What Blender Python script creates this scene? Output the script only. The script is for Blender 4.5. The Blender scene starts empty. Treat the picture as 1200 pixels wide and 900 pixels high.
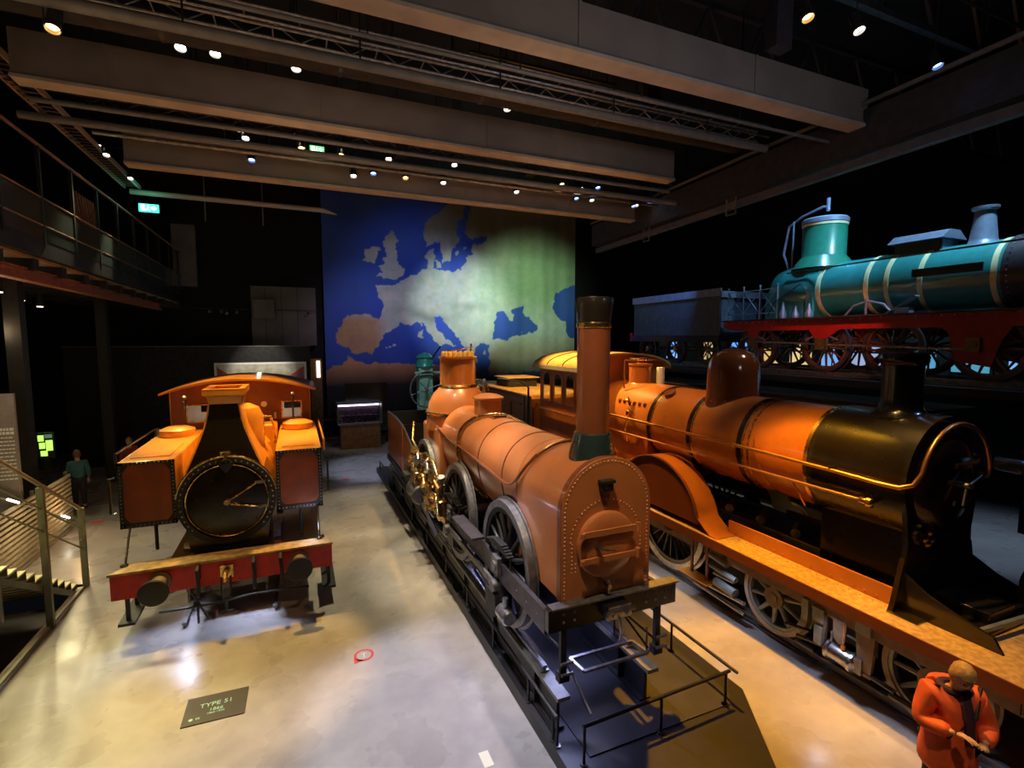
import bpy, bmesh, math, random
import numpy as np
from mathutils import Vector, Matrix
random.seed(7)
PI = math.pi
S = bpy.context.scene
C = S.collection

# ------------------------------------------------------------------ camera
cam = bpy.data.cameras.new('camera'); camo = bpy.data.objects.new('camera', cam); C.objects.link(camo)
camo.location = (0, 0, 5.0)
yaw, pitch = math.radians(23.2), math.radians(5.0)
cam.sensor_width = 36; cam.lens = 588 / 1200 * 36; cam.clip_end = 200; cam.clip_start = 0.05
fwd = Vector((math.sin(yaw) * math.cos(pitch), math.cos(yaw) * math.cos(pitch), -math.sin(pitch)))
camo.rotation_euler = fwd.to_track_quat('-Z', 'Y').to_euler()
S.camera = camo
# ------------------------------------------------------------------ world and exposure
w = bpy.data.worlds.new('world'); S.world = w; w.use_nodes = True
w.node_tree.nodes['Background'].inputs[0].default_value = (0.55, 0.6, 0.8, 1)
w.node_tree.nodes['Background'].inputs[1].default_value = 0.004
S.view_settings.view_transform = 'Standard'; S.view_settings.look = 'None'
S.view_settings.gamma = 1; S.view_settings.use_curve_mapping = False
S.view_settings.exposure = 0.0

# ------------------------------------------------------------------ lights
WARM = (1.0, 0.62, 0.22); AMBER = (1.0, 0.56, 0.14); WHITE = (1.0, 0.9, 0.75); COOL = (0.62, 0.72, 1.0); BLUE = (0.18, 0.4, 1.0)
YELL = (1.0, 0.86, 0.5)
def spot(loc, target, col, power, size=40, blend=0.6, r=0.09):
    l = bpy.data.lights.new('spot_light', 'SPOT'); l.color = col; l.energy = power
    l.spot_size = math.radians(size); l.spot_blend = blend; l.shadow_soft_size = r
    o = bpy.data.objects.new('spot_light', l); C.objects.link(o)
    if loc[2] > 8.5: loc = Vector(loc) + (Vector(target) - Vector(loc)).normalized() * 0.32   # just ahead of the lamp's lens
    o.location = loc
    o.rotation_euler = (Vector(target) - Vector(loc)).to_track_quat('-Z', 'Y').to_euler()
    return o
def point(loc, col, power, r=0.08):
    l = bpy.data.lights.new('point_light', 'POINT'); l.color = col; l.energy = power; l.shadow_soft_size = r
    o = bpy.data.objects.new('point_light', l); C.objects.link(o); o.location = loc
    return o
# tank engine: amber wash from the rig behind and above, small front fill
spot((1.1, 12.6, 9.3), (-1.2, 12.2, 2.8), AMBER, 3600, 34, 0.5)
spot((-2.6, 16.5, 9.3), (-1.4, 13.2, 3.6), AMBER, 3200, 34, 0.6)
spot((0.2, 9.2, 9.4), (-0.9, 11.4, 3.0), AMBER, 1500, 34, 0.7)
spot((-2.5, 4.5, 9.0), (-1.3, 10.4, 2.0), AMBER, 420, 30, 0.7)
spot((-0.97, 11.6, 9.1), (-0.9, 8.3, 0), (1.0, 0.6, 0.16), 3200, 26, 0.5)
point((-1.2, 14.8, 3.3), (0.9, 0.95, 1.0), 30)  # lamp added inside the cab to light up its windows
# floor wash on the left side, yellowish
spot((-4.2, 12.0, 9.3), (-3.1, 7.0, 0), (1.0, 0.84, 0.36), 3600, 44, 0.8)
spot((-4.37, 16.0, 9.8), (-3.6, 9.4, 0), YELL, 1500, 34, 0.8)
spot((-4.2, 18.0, 9.6), (-4.6, 13.5, 0), YELL, 900, 34, 0.8)
spot((0.5, 9.0, 9.3), (0.8, 5.0, 0), (0.80, 0.78, 1.0), 2300, 44, 0.8)
spot((1.5, 9.0, 9.4), (2.0, 6.4, 0), (0.86, 0.88, 1.0), 2400, 30, 0.5)
spot((2.2, 12.6, 9.3), (1.5, 11.0, 0), YELL, 1900, 36, 0.6)
spot((2.7, 13.4, 9.2), (1.9, 15.0, 0), YELL, 1700, 34, 0.6)
spot((1.96, 16.5, 9.3), (3.0, 20.0, 0), COOL, 1700, 30, 0.6)
# centre engine: warm white key from the front left and right
spot((1.5, 3.4, 9.2), (3.4, 6.2, 2.9), (1.0, 0.78, 0.5), 1300, 32, 0.6)
spot((3.9, 2.6, 9.3), (3.4, 5.6, 2.6), (1.0, 0.70, 0.38), 650, 26, 0.7)
spot((1.5, 9.0, 9.4), (3.3, 9.0, 3.2), (1.0, 0.78, 0.5), 1800, 40, 0.6)
spot((3.96, 9.5, 9.5), (3.4, 7.6, 3.4), (1.0, 0.84, 0.64), 1300, 34, 0.6)
spot((3.9, 9.5, 9.5), (3.4, 11.4, 4.0), WARM, 1700, 34, 0.6)
spot((1.2, 12.6, 9.4), (2.6, 10.8, 1.6), (1.0, 0.88, 0.6), 2000, 26, 0.6)
# right engine: strong amber on cab and firebox, falling off to the front
spot((5.9, 13.4, 9.2), (7.6, 11.4, 3.6), AMBER, 5200, 44, 0.6)
spot((5.4, 9.5, 9.6), (7.4, 9.2, 3.2), AMBER, 1500, 42, 0.7)
spot((7.6, 12.8, 9.4), (7.6, 16.2, 3.3), AMBER, 5200, 40, 0.6)
spot((5.2, 3.4, 9.3), (6.8, 5.6, 1.4), AMBER, 1300, 36, 0.7)
spot((6.4, 5.0, 9.3), (6.9, 2.6, 1.4), AMBER, 1900, 34, 0.7)
spot((5.42, 7.0, 9.6), (5.9, 4.2, 0), (1.0, 0.44, 0.02), 6000, 36, 0.5)
spot((5.42, 9.5, 9.6), (6.3, 7.4, 0), (1.0, 0.44, 0.03), 1900, 20, 0.5)
# bluish white fittings under the running plates
for y in (2.9, 4.5, 6.3, 8.0):
    spot((6.80, y, 1.24), (6.6, y - 0.1, 0.1), COOL, 26, 100, 0.7, 0.05)
spot((-0.9, 10.0, 1.0), (-0.9, 9.4, 0), COOL, 150, 140, 0.8); spot((-2.0, 10.2, 1.0), (-2.0, 9.6, 0), COOL, 110, 140, 0.8); point((0.15, 10.1, 1.5), COOL, 9)
spot((3.45, 6.2, 1.5), (3.45, 5.0, 0.2), (0.45, 0.5, 1.0), 90, 120, 0.8); spot((3.2, 8.6, 1.4), (2.9, 7.6, 0.8), (0.4, 0.42, 1.0), 60, 130, 0.8)
# green engine: blue and cyan
spot((12.9, 5.0, 11.2), (13.7, 7.6, 6.8), (0.4, 0.72, 1.0), 1900, 84, 0.8)
spot((12.6, 8.6, 11.2), (13.6, 9.8, 7.2), (0.3, 0.62, 1.0), 1000, 60, 0.7)
spot((11.9, 3.6, 9.8), (13.6, 6.2, 7.4), (0.5, 0.6, 1.0), 330, 40, 0.7)
spot((11.6, 13.2, 9.3), (13.2, 15.6, 6.0), BLUE, 650, 60, 0.7)
spot((9.4, 6.0, 7.6), (12.9, 9.0, 5.1), (1.0, 0.34, 0.2), 600, 34, 0.8)  # added reddish spot, aimed to brighten the red frame
spot((15.2, 6.4, 3.7), (15.8, 6.4, 0.0), (0.5, 0.7, 1.0), 220, 90, 0.7)
spot((11.0, 2.0, 8.0), (8.2, 3.7, 3.0), (0.25, 0.45, 1.0), 160, 40, 0.7)
spot((9.6, 5.2, 9.2), (8.0, 7.4, 4.4), (0.8, 0.6, 0.5), 420, 24, 0.7)
# map curtain
spot((7.6, 16.2, 9.2), (8.6, 27.3, 6.9), (0.84, 0.98, 0.95), 4200, 36, 1.0)
spot((9.0, 16.2, 9.0), (12.6, 27.3, 7.2), (0.66, 1.0, 0.66), 3000, 46, 1.0)
spot((3.8, 16.2, 9.3), (3.4, 27.3, 5.2), (0.78, 0.6, 0.9), 900, 44, 1.0)
spot((5.87, 16.2, 9.2), (6.2, 27.3, 8.0), (0.4, 0.5, 1.0), 750, 50, 1.0)
# added unseen uplights standing in for lamp bounce on the ceiling beam faces
for x, y, c, p in ((0.5, 1.6, (1, 0.8, 0.6), 150), (6.0, 1.2, (0.85, 0.85, 1), 270), (-2.0, 5.6, (1, 0.6, 0.32), 85), (3.4, 5.6, (1, 0.68, 0.45), 60), (0.5, 9.4, (1, 0.66, 0.4), 75), (6, 9.4, (1, 0.72, 0.52), 60)):
    spot((x, y, 6.9), (x + 0.2, y + 4.9, 9.4), c, p, 120, 1.0, 0.4)
spot((3.6, 0.6, 9.2), (5.9, 2.6, 1.3), (1.0, 0.7, 0.45), 700, 14, 0.6)  # lamp added to brighten the bowed visitor's jacket
point((-5.3, 10.6, 3.0), YELL, 60); point((-4.9, 13.6, 1.0), (1, 0.72, 0.36), 26); point((-5.2, 15.6, 0.9), (1, 0.6, 0.25), 16)
point((-6.4, 9.5, 5.2), (1, 0.72, 0.4), 26, 0.3); point((-6.4, 15.5, 5.2), (1, 0.72, 0.4), 26, 0.3)  # added unseen points, brightening the gallery soffit
spot((-1.4, 21.6, 6.4), (-1.4, 24.3, 3.6), WHITE, 420, 44, 0.6)  # lamp added to brighten the painting on the partition
spot((2.6, 20.5, 6.5), (2.6, 23.9, 1.2), WHITE, 140, 34, 0.6)
spot((4.0, 16.0, 8.0), (4.7, 20, 3.4), (0.8, 1, 1), 420, 20, 0.6)

# ------------------------------------------------------------------ materials
MATS = {}
def mat(name, col, rough=0.5, metal=0.0, coat=0.0, noise=0.0, nscale=6.0, col2=None, bump=0.0, bscale=60.0, emit=None, estr=0.0, alpha=None, trans=0.0, detail=4.0):
    if name in MATS: return MATS[name]
    m = bpy.data.materials.new(name); m.use_nodes = True
    nt = m.node_tree; b = nt.nodes['Principled BSDF']
    b.inputs['Base Color'].default_value = (*col, 1); b.inputs['Roughness'].default_value = rough
    b.inputs['Metallic'].default_value = metal; b.inputs['Coat Weight'].default_value = coat; b.inputs['Coat Roughness'].default_value = 0.12
    if trans: b.inputs['Transmission Weight'].default_value = trans
    if emit: b.inputs['Emission Color'].default_value = (*emit, 1); b.inputs['Emission Strength'].default_value = estr
    tc = nt.nodes.new('ShaderNodeTexCoord')
    if noise or col2:
        n = nt.nodes.new('ShaderNodeTexNoise'); n.inputs['Scale'].default_value = nscale; n.inputs['Detail'].default_value = detail
        nt.links.new(tc.outputs['Object'], n.inputs['Vector'])
        mx = nt.nodes.new('ShaderNodeMix'); mx.data_type = 'RGBA'
        c2 = col2 or tuple(min(1, c * (1 - noise)) for c in col)
        mx.inputs['A'].default_value = (*col, 1); mx.inputs['B'].default_value = (*c2, 1)
        r = nt.nodes.new('ShaderNodeMapRange'); r.inputs['From Min'].default_value = 0.38; r.inputs['From Max'].default_value = 0.62
        nt.links.new(n.outputs['Fac'], r.inputs['Value']); nt.links.new(r.outputs['Result'], mx.inputs['Factor'])
        nt.links.new(mx.outputs['Result'], b.inputs['Base Color'])
        rr = nt.nodes.new('ShaderNodeMapRange'); rr.inputs['To Min'].default_value = rough * 0.85; rr.inputs['To Max'].default_value = min(1, rough * 1.3)
        nt.links.new(n.outputs['Fac'], rr.inputs['Value']); nt.links.new(rr.outputs['Result'], b.inputs['Roughness'])
    if bump:
        n2 = nt.nodes.new('ShaderNodeTexNoise'); n2.inputs['Scale'].default_value = bscale
        nt.links.new(tc.outputs['Object'], n2.inputs['Vector'])
        bp = nt.nodes.new('ShaderNodeBump'); bp.inputs['Strength'].default_value = bump; bp.inputs['Distance'].default_value = 0.01
        nt.links.new(n2.outputs['Fac'], bp.inputs['Height']); nt.links.new(bp.outputs['Normal'], b.inputs['Normal'])
    MATS[name] = m
    return m
tank_orange = mat('ochre_orange_paint', (0.66, 0.27, 0.03), 0.34, coat=0.4, noise=0.16, nscale=3)
tank_panel = mat('red_brown_panel_paint', (0.22, 0.05, 0.014), 0.38, coat=0.4, noise=0.25, nscale=4)
choc = mat('chocolate_orange_paint', (0.50, 0.165, 0.05), 0.33, coat=0.35, noise=0.12, nscale=2.5)
choc_dark = mat('chocolate_paint', (0.20, 0.055, 0.02), 0.3, coat=0.5, noise=0.1)
amber_paint = mat('amber_brown_paint', (0.48, 0.15, 0.025), 0.3, coat=0.6, noise=0.14, nscale=3)
black_gloss = mat('black_gloss_paint', (0.018, 0.014, 0.010), 0.22, coat=0.6, noise=0.2)
brown_black = mat('brown_black_paint', (0.012, 0.008, 0.005), 0.24, coat=0.0, noise=0.2)
black_matt = mat('black_matt_paint', (0.012, 0.011, 0.010), 0.55, noise=0.3)
frame_steel = mat('dark_frame_steel', (0.06, 0.05, 0.06), 0.4, metal=0.3, noise=0.3, nscale=8)
steel = mat('bright_steel', (0.55, 0.55, 0.58), 0.28, metal=1, noise=0.3, nscale=12)
dull_steel = mat('dull_steel', (0.28, 0.27, 0.27), 0.42, metal=0.8, noise=0.35, nscale=10)
brass = mat('brass', (0.78, 0.52, 0.2), 0.25, metal=1, noise=0.2, nscale=10)
copper = mat('copper_pipe', (0.75, 0.36, 0.12), 0.28, metal=0.9, noise=0.15)
red = mat('red_paint', (0.5, 0.01, 0.008), 0.45, coat=0.0, noise=0.25)
deck_timber = mat('yellowed_timber', (0.46, 0.28, 0.1), 0.6, noise=0.4, nscale=9)
tan_tyre = mat('tan_tyre_paint', (0.42, 0.34, 0.25), 0.45, noise=0.2)
grey_green = mat('grey_green_paint', (0.25, 0.28, 0.27), 0.35, metal=0.3, noise=0.2)
bogie_brown = mat('bogie_brown_paint', (0.19, 0.12, 0.075), 0.45, noise=0.25, nscale=8)
teal = mat('teal_green_paint', (0.03, 0.24, 0.24), 0.3, coat=0.5, noise=0.15)
teal_light = mat('pale_teal_paint', (0.22, 0.5, 0.45), 0.4, noise=0.2)
cream = mat('cream_lining', (0.75, 0.72, 0.42), 0.4, noise=0.1)
blue_grey = mat('blue_grey_metal', (0.25, 0.3, 0.42), 0.35, metal=0.4, noise=0.2)
beam_paint = mat('beam_brown_grey_paint', (0.20, 0.165, 0.14), 0.6, noise=0.18, nscale=1.5)
beam_edge = mat('beam_flange_paint', (0.42, 0.35, 0.28), 0.6, noise=0.2, nscale=2)
pipe_grey = mat('grey_pipe', (0.14, 0.13, 0.12), 0.5, noise=0.2)
wall_dark = mat('near_black_wall', (0.006, 0.006, 0.007), 0.85, noise=0.3, nscale=1)
wall_grey = mat('grey_wall_panel', (0.16, 0.15, 0.145), 0.8, noise=0.2, nscale=1)
plat_black = mat('platform_black', (0.02, 0.019, 0.021), 0.45, noise=0.4, nscale=2)
plat_grey = mat('platform_dark_grey', (0.04, 0.037, 0.04), 0.5, noise=0.4, nscale=2)
girder_mat = mat('olive_grey_girder', (0.20, 0.185, 0.13), 0.45, noise=0.3, nscale=5)
rail_black = mat('black_handrail', (0.015, 0.014, 0.014), 0.35, coat=0.2, noise=0.2)
stair_steel = mat('stair_grey_green_steel', (0.22, 0.22, 0.16), 0.5, metal=0.3, noise=0.2)
tread_mat = mat('pale_tread', (0.75, 0.68, 0.38), 0.6, noise=0.15)
slat_mat = mat('grey_brown_slat', (0.4, 0.34, 0.24), 0.6, noise=0.2)
glass = mat('clear_glass', (0.9, 0.95, 0.95), 0.05, trans=1.0)
wood_brown = mat('brown_wood', (0.30, 0.14, 0.05), 0.45, noise=0.35, nscale=5)
coach_brown = mat('coach_red_brown', (0.16, 0.055, 0.03), 0.35, coat=0.4, noise=0.25)
coach_teal = mat('coach_dull_teal', (0.04, 0.11, 0.11), 0.4, noise=0.25)
white_paint = mat('white_paint', (0.8, 0.8, 0.8), 0.5, noise=0.05)
rubber = mat('black_rubber', (0.01, 0.01, 0.01), 0.7, noise=0.2)
def emis(name, col, s): return mat(name, tuple(c * 0.3 for c in col), 0.4, emit=col, estr=s, noise=0.001)

def chequer_mat():
    m = mat('chequered_running_plate', (0.55, 0.35, 0.16), 0.5, metal=0.0, noise=0.35, nscale=14)
    nt = m.node_tree; b = nt.nodes['Principled BSDF']
    tc = nt.nodes.new('ShaderNodeTexCoord'); mp = nt.nodes.new('ShaderNodeMapping')
    mp.inputs['Rotation'].default_value = (0, 0, 0.785); nt.links.new(tc.outputs['Object'], mp.inputs['Vector'])
    ck = nt.nodes.new('ShaderNodeTexChecker'); ck.inputs['Scale'].default_value = 22; nt.links.new(mp.outputs['Vector'], ck.inputs['Vector'])
    bp = nt.nodes.new('ShaderNodeBump'); bp.inputs['Strength'].default_value = 0.9; bp.inputs['Distance'].default_value = 0.02
    nt.links.new(ck.outputs['Fac'], bp.inputs['Height']); nt.links.new(bp.outputs['Normal'], b.inputs['Normal'])
    return m
chequer = chequer_mat()
def concrete_mat():
    m = bpy.data.materials.new('polished_concrete'); m.use_nodes = True; nt = m.node_tree; b = nt.nodes['Principled BSDF']
    tc = nt.nodes.new('ShaderNodeTexCoord')
    n1 = nt.nodes.new('ShaderNodeTexNoise'); n1.inputs['Scale'].default_value = 0.35; n1.inputs['Detail'].default_value = 6; n1.inputs['Roughness'].default_value = 0.6
    n2 = nt.nodes.new('ShaderNodeTexNoise'); n2.inputs['Scale'].default_value = 5; n2.inputs['Detail'].default_value = 8
    n3 = nt.nodes.new('ShaderNodeTexNoise'); n3.inputs['Scale'].default_value = 1.3; n3.inputs['Detail'].default_value = 3
    for n in (n1, n2, n3): nt.links.new(tc.outputs['Object'], n.inputs['Vector'])
    r = nt.nodes.new('ShaderNodeValToRGB'); r.color_ramp.elements[0].position = 0.36; r.color_ramp.elements[1].position = 0.66
    r.color_ramp.elements[0].color = (0.27, 0.245, 0.24, 1); r.color_ramp.elements[1].color = (0.47, 0.44, 0.42, 1)
    mx = nt.nodes.new('ShaderNodeMix'); mx.data_type = 'RGBA'; mx.blend_type = 'MULTIPLY'; mx.inputs['Factor'].default_value = 0.22
    nt.links.new(n1.outputs['Fac'], r.inputs['Fac']); nt.links.new(r.outputs['Color'], mx.inputs['A'])
    r2 = nt.nodes.new('ShaderNodeValToRGB'); r2.color_ramp.elements[0].position = 0.35; r2.color_ramp.elements[1].position = 0.65
    r2.color_ramp.elements[0].color = (0.55, 0.52, 0.5, 1); nt.links.new(n2.outputs['Fac'], r2.inputs['Fac']); nt.links.new(r2.outputs['Color'], mx.inputs['B'])
    nt.links.new(mx.outputs['Result'], b.inputs['Base Color'])
    rr = nt.nodes.new('ShaderNodeMapRange'); rr.inputs['From Min'].default_value = 0.3; rr.inputs['From Max'].default_value = 0.7; rr.inputs['To Min'].default_value = 0.2; rr.inputs['To Max'].default_value = 0.42
    nt.links.new(n3.outputs['Fac'], rr.inputs['Value']); nt.links.new(rr.outputs['Result'], b.inputs['Roughness'])
    return m
concrete = concrete_mat()

# ------------------------------------------------------------------ geometry helpers
def basis(d):
    d = Vector(d).normalized(); u = Vector((0, 0, 1)) if abs(d.z) < 0.95 else Vector((1, 0, 0))
    a = d.cross(u).normalized(); return d, a, d.cross(a).normalized()
class MB:
    def __init__(s): s.v = []; s.f = []
    def add(s, vs, fs):
        o = len(s.v); s.v += [tuple(v) for v in vs]; s.f += [tuple(i + o for i in f) for f in fs]; return s
    def box(s, x0, x1, y0, y1, z0, z1):
        v = [(x, y, z) for z in (z0, z1) for y in (y0, y1) for x in (x0, x1)]
        return s.add(v, [(0, 2, 3, 1), (4, 5, 7, 6), (0, 1, 5, 4), (2, 6, 7, 3), (0, 4, 6, 2), (1, 3, 7, 5)])
    def beam(s, p0, p1, w, h, up=None):
        p0, p1 = Vector(p0), Vector(p1); d = (p1 - p0).normalized(); u = Vector(up) if up else (Vector((0, 0, 1)) if abs(d.z) < 0.95 else Vector((0, 1, 0)))
        a = d.cross(u).normalized() * w / 2; b = a.cross(d).normalized() * h / 2
        v = [p + i * a + j * b for p in (p0, p1) for i, j in ((-1, -1), (1, -1), (1, 1), (-1, 1))]
        return s.add(v, [(3, 2, 1, 0), (4, 5, 6, 7), (0, 1, 5, 4), (1, 2, 6, 5), (2, 3, 7, 6), (3, 0, 4, 7)])
    def cyl(s, p0, p1, r0, r1=None, n=16, caps=True):
        r1 = r0 if r1 is None else r1; p0, p1 = Vector(p0), Vector(p1); d, a, b = basis(p1 - p0)
        v = [p + (a * math.cos(t) + b * math.sin(t)) * r for p, r in ((p0, r0), (p1, r1)) for t in [2 * PI * i / n for i in range(n)]]
        f = [(i, (i + 1) % n, n + (i + 1) % n, n + i) for i in range(n)]
        if caps: f += [tuple(range(n))[::-1], tuple(range(n, 2 * n))]
        return s.add(v, f)
    def tube(s, pts, r, n=8, closed=False):
        pts = [Vector(p) for p in pts]; m = len(pts); v = []; f = []; pa = None
        for i, p in enumerate(pts):
            if closed: d = pts[(i + 1) % m] - pts[i - 1]
            else: d = pts[min(i + 1, m - 1)] - pts[max(i - 1, 0)]
            d.normalize()
            if pa is None: _, a, b = basis(d)
            else: a = (pa - d * pa.dot(d)).normalized(); b = d.cross(a)
            pa = a; v += [p + (a * math.cos(2 * PI * k / n) + b * math.sin(2 * PI * k / n)) * r for k in range(n)]
        for i in range(m if closed else m - 1):
            j = (i + 1) % m
            f += [(i * n + k, i * n + (k + 1) % n, j * n + (k + 1) % n, j * n + k) for k in range(n)]
        if not closed: f += [tuple(range(n))[::-1], tuple((m - 1) * n + k for k in range(n))]
        return s.add(v, f)
    def lathe(s, prof, org=(0, 0, 0), axis=(0, 0, 1), n=32, a0=0, a1=2 * PI):
        d, a, b = basis(axis); org = Vector(org); full = abs(a1 - a0 - 2 * PI) < 1e-6; m = n if full else n + 1; v = []; f = []
        for r, h in prof:
            v += [org + d * h + (a * math.cos(a0 + (a1 - a0) * i / n) + b * math.sin(a0 + (a1 - a0) * i / n)) * r for i in range(m)]
        for j in range(len(prof) - 1):
            for i in range(n if full else n):
                k = (i + 1) % m
                if not full and i == n: continue
                f.append((j * m + i, j * m + k, (j + 1) * m + k, (j + 1) * m + i))
        if full and tuple(prof[0]) != tuple(prof[-1]):
            if prof[0][0] > 1e-4: f.append(tuple(range(m))[::-1])
            if prof[-1][0] > 1e-4: f.append(tuple((len(prof) - 1) * m + i for i in range(m)))
        return s.add(v, f)
    def prism(s, poly, axis, h0, h1):
        # poly of 2d points; axis 'x': (y,z), 'y': (x,z), 'z': (x,y)
        def P(p, h): return {'x': (h, p[0], p[1]), 'y': (p[0], h, p[1]), 'z': (p[0], p[1], h)}[axis]
        n = len(poly); v = [P(p, h0) for p in poly] + [P(p, h1) for p in poly]
        return s.add(v, [tuple(range(n))[::-1], tuple(range(n, 2 * n))] + [(i, (i + 1) % n, n + (i + 1) % n, n + i) for i in range(n)])
    def rivet(s, p, nrm, r=0.012, h=None):
        d, a, b = basis(nrm); p = Vector(p); h = h or r * 0.8
        v = [p + (a * math.cos(k * PI / 3) + b * math.sin(k * PI / 3)) * r for k in range(6)] + [p + d * h * 0.8 + (a * math.cos(k * PI / 3) + b * math.sin(k * PI / 3)) * r * 0.55 for k in range(6)]
        return s.add(v, [(k, (k + 1) % 6, 6 + (k + 1) % 6, 6 + k) for k in range(6)] + [tuple(range(6, 12))])
    def mesh(s, name, m, off=(0, 0, 0), smooth=True, ang=38):
        me = bpy.data.meshes.new(name); o = Vector(off)
        bm = bmesh.new(); vs = [bm.verts.new(Vector(v) - o) for v in s.v]
        for f in s.f:
            try: bm.faces.new([vs[i] for i in f])
            except ValueError: pass
        bmesh.ops.remove_doubles(bm, verts=bm.verts, dist=1e-5)
        bmesh.ops.recalc_face_normals(bm, faces=bm.faces)
        if smooth:
            A = math.radians(ang)
            for f in bm.faces: f.smooth = True
            for e in bm.edges: e.smooth = len(e.link_faces) == 2 and e.calc_face_angle(0) < A
        bm.to_mesh(me); bm.free(); me.materials.append(m); return me
    def build(s, name, m, parent=None, label=None, smooth=True, stuff=False, bevel=0):
        off = wloc(parent) if parent else Vector((0, 0, 0))
        o = bpy.data.objects.new(name, s.mesh(name, m, off, smooth)); C.objects.link(o)
        if parent: o.parent = parent
        if label: o['label'] = label
        if stuff: o['kind'] = 'stuff'
        if bevel:
            b = o.modifiers.new('bevel', 'BEVEL'); b.width = bevel; b.segments = 2; b.limit_method = 'ANGLE'
        return o
def wloc(o):
    v = Vector((0, 0, 0))
    while o: v += Vector(o.location); o = o.parent
    return v
def thing(name, label, cat, loc=(0, 0, 0), group=None):
    o = bpy.data.objects.new(name, None); C.objects.link(o); o.location = loc; o.empty_display_size = 0.2
    return tag(o, label, cat, group)
def tag(o, label, cat, group=None, kind=None):
    o['label'] = label; o['category'] = cat
    if group: o['group'] = group
    if kind: o['kind'] = kind
    return o
def struct(name, mb, m, parent=None, smooth=False):
    o = mb.build(name, m, parent, smooth=smooth)
    if not parent: o['kind'] = 'structure'
    return o
def place(name, me, loc, parent=None, rot=(0, 0, 0)):
    o = bpy.data.objects.new(name, me); C.objects.link(o)
    o.location = Vector(loc) - (wloc(parent) if parent else Vector((0, 0, 0))); o.rotation_euler = rot
    if parent: o.parent = parent
    return o
def copy_tree(o, parent=None):
    c = o.copy(); C.objects.link(c); c.parent = parent
    for ch in list(o.children): copy_tree(ch, c)
    return c
def arc(cx, cz, r, a0, a1, n): return [(cx + r * math.cos(a0 + (a1 - a0) * i / n), cz + r * math.sin(a0 + (a1 - a0) * i / n)) for i in range(n + 1)]
def text_obj(txt, size, m, loc, rot, parent=None, name='lettering', ext=0.0015):
    cu = bpy.data.curves.new(name, 'FONT'); cu.body = txt; cu.size = size; cu.extrude = ext; cu.align_x = 'CENTER'
    cu.materials.append(m); o = bpy.data.objects.new(name, cu); C.objects.link(o)
    bpy.context.view_layer.update()
    me = bpy.data.meshes.new_from_object(o); bpy.data.objects.remove(o); me.name = name; o = bpy.data.objects.new(name, me); C.objects.link(o)
    o.location = Vector(loc) - (wloc(parent) if parent else Vector((0, 0, 0))); o.rotation_euler = rot
    if parent: o.parent = parent
    return o

# ------------------------------------------------------------------ room shell
struct('floor', MB().add([(-4.16, -6, 0), (24, -6, 0), (24, 28, 0), (-12, 28, 0), (-12, 12.6, 0), (-4.16, 12.6, 0)], [(0, 1, 2, 3, 4, 5)]).add([(-4.16, -6, 0), (-4.16, -6, -0.4), (-4.16, 12.6, -0.4), (-4.16, 12.6, 0)], [(0, 1, 2, 3)]), concrete)
struct('trim_1', MB().box(-4.22, -4.10, -2, 12.35, -0.35, 0.05), mat('pale_kerb', (0.5, 0.46, 0.36), 0.5, noise=0.1))
struct('floor_lower', MB().box(-12, -4.2, -6, 12.6, -0.5, -0.4), plat_grey)
struct('wall_back', MB().box(-12, 24, 27.6, 27.8, 0, 14), wall_dark)
struct('wall_left', MB().box(-12.2, -12, -6, 28, -0.5, 14), wall_dark)
struct('wall_right', MB().box(24, 24.2, -6, 28, 0, 14), wall_dark)
struct('wall_front', MB().box(-12, 24, -6.2, -6, -0.5, 14), wall_dark)
struct('ceiling', MB().box(-12, 24, -6, 28, 13.4, 13.6), wall_dark)
# big transverse beams
def ceiling_beam(x0, x1, y, z0, z1, zf=None):
    b = struct('ceiling_beam', MB().box(x0, x1, y, y + 0.22, z0, z1), beam_paint)
    MB().box(x0, x1, y - 0.06, y + 0.28, z0 - 0.05, z0).build('flange', beam_edge, b, smooth=False)
    MB().box(x0, x1, y - 0.03, y - 0.005, z0 + 0.0, z0 + 0.05).build('conduit', pipe_grey, b, smooth=False)
    for i in range(int((x1 - x0) / 3.4)):
        x = x0 + 1.2 + i * 3.4
        MB().box(x, x + 0.05, y - 0.02, y, z0, z1).build('joint_plate', beam_paint, b, smooth=False)
    return b
ceiling_beam(-11, 10.15, 2.6, 9.05, 9.75)
ceiling_beam(-11, 10.15, 6.5, 9.08, 9.74)
ceiling_beam(-4.0, 9.2, 10.75, 9.18, 9.9)
ceiling_beam(-3.4, 11.0, 14.1, 8.98, 9.62)
ceiling_beam(10.9, 22, 3.9, 9.5, 10.0)
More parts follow.
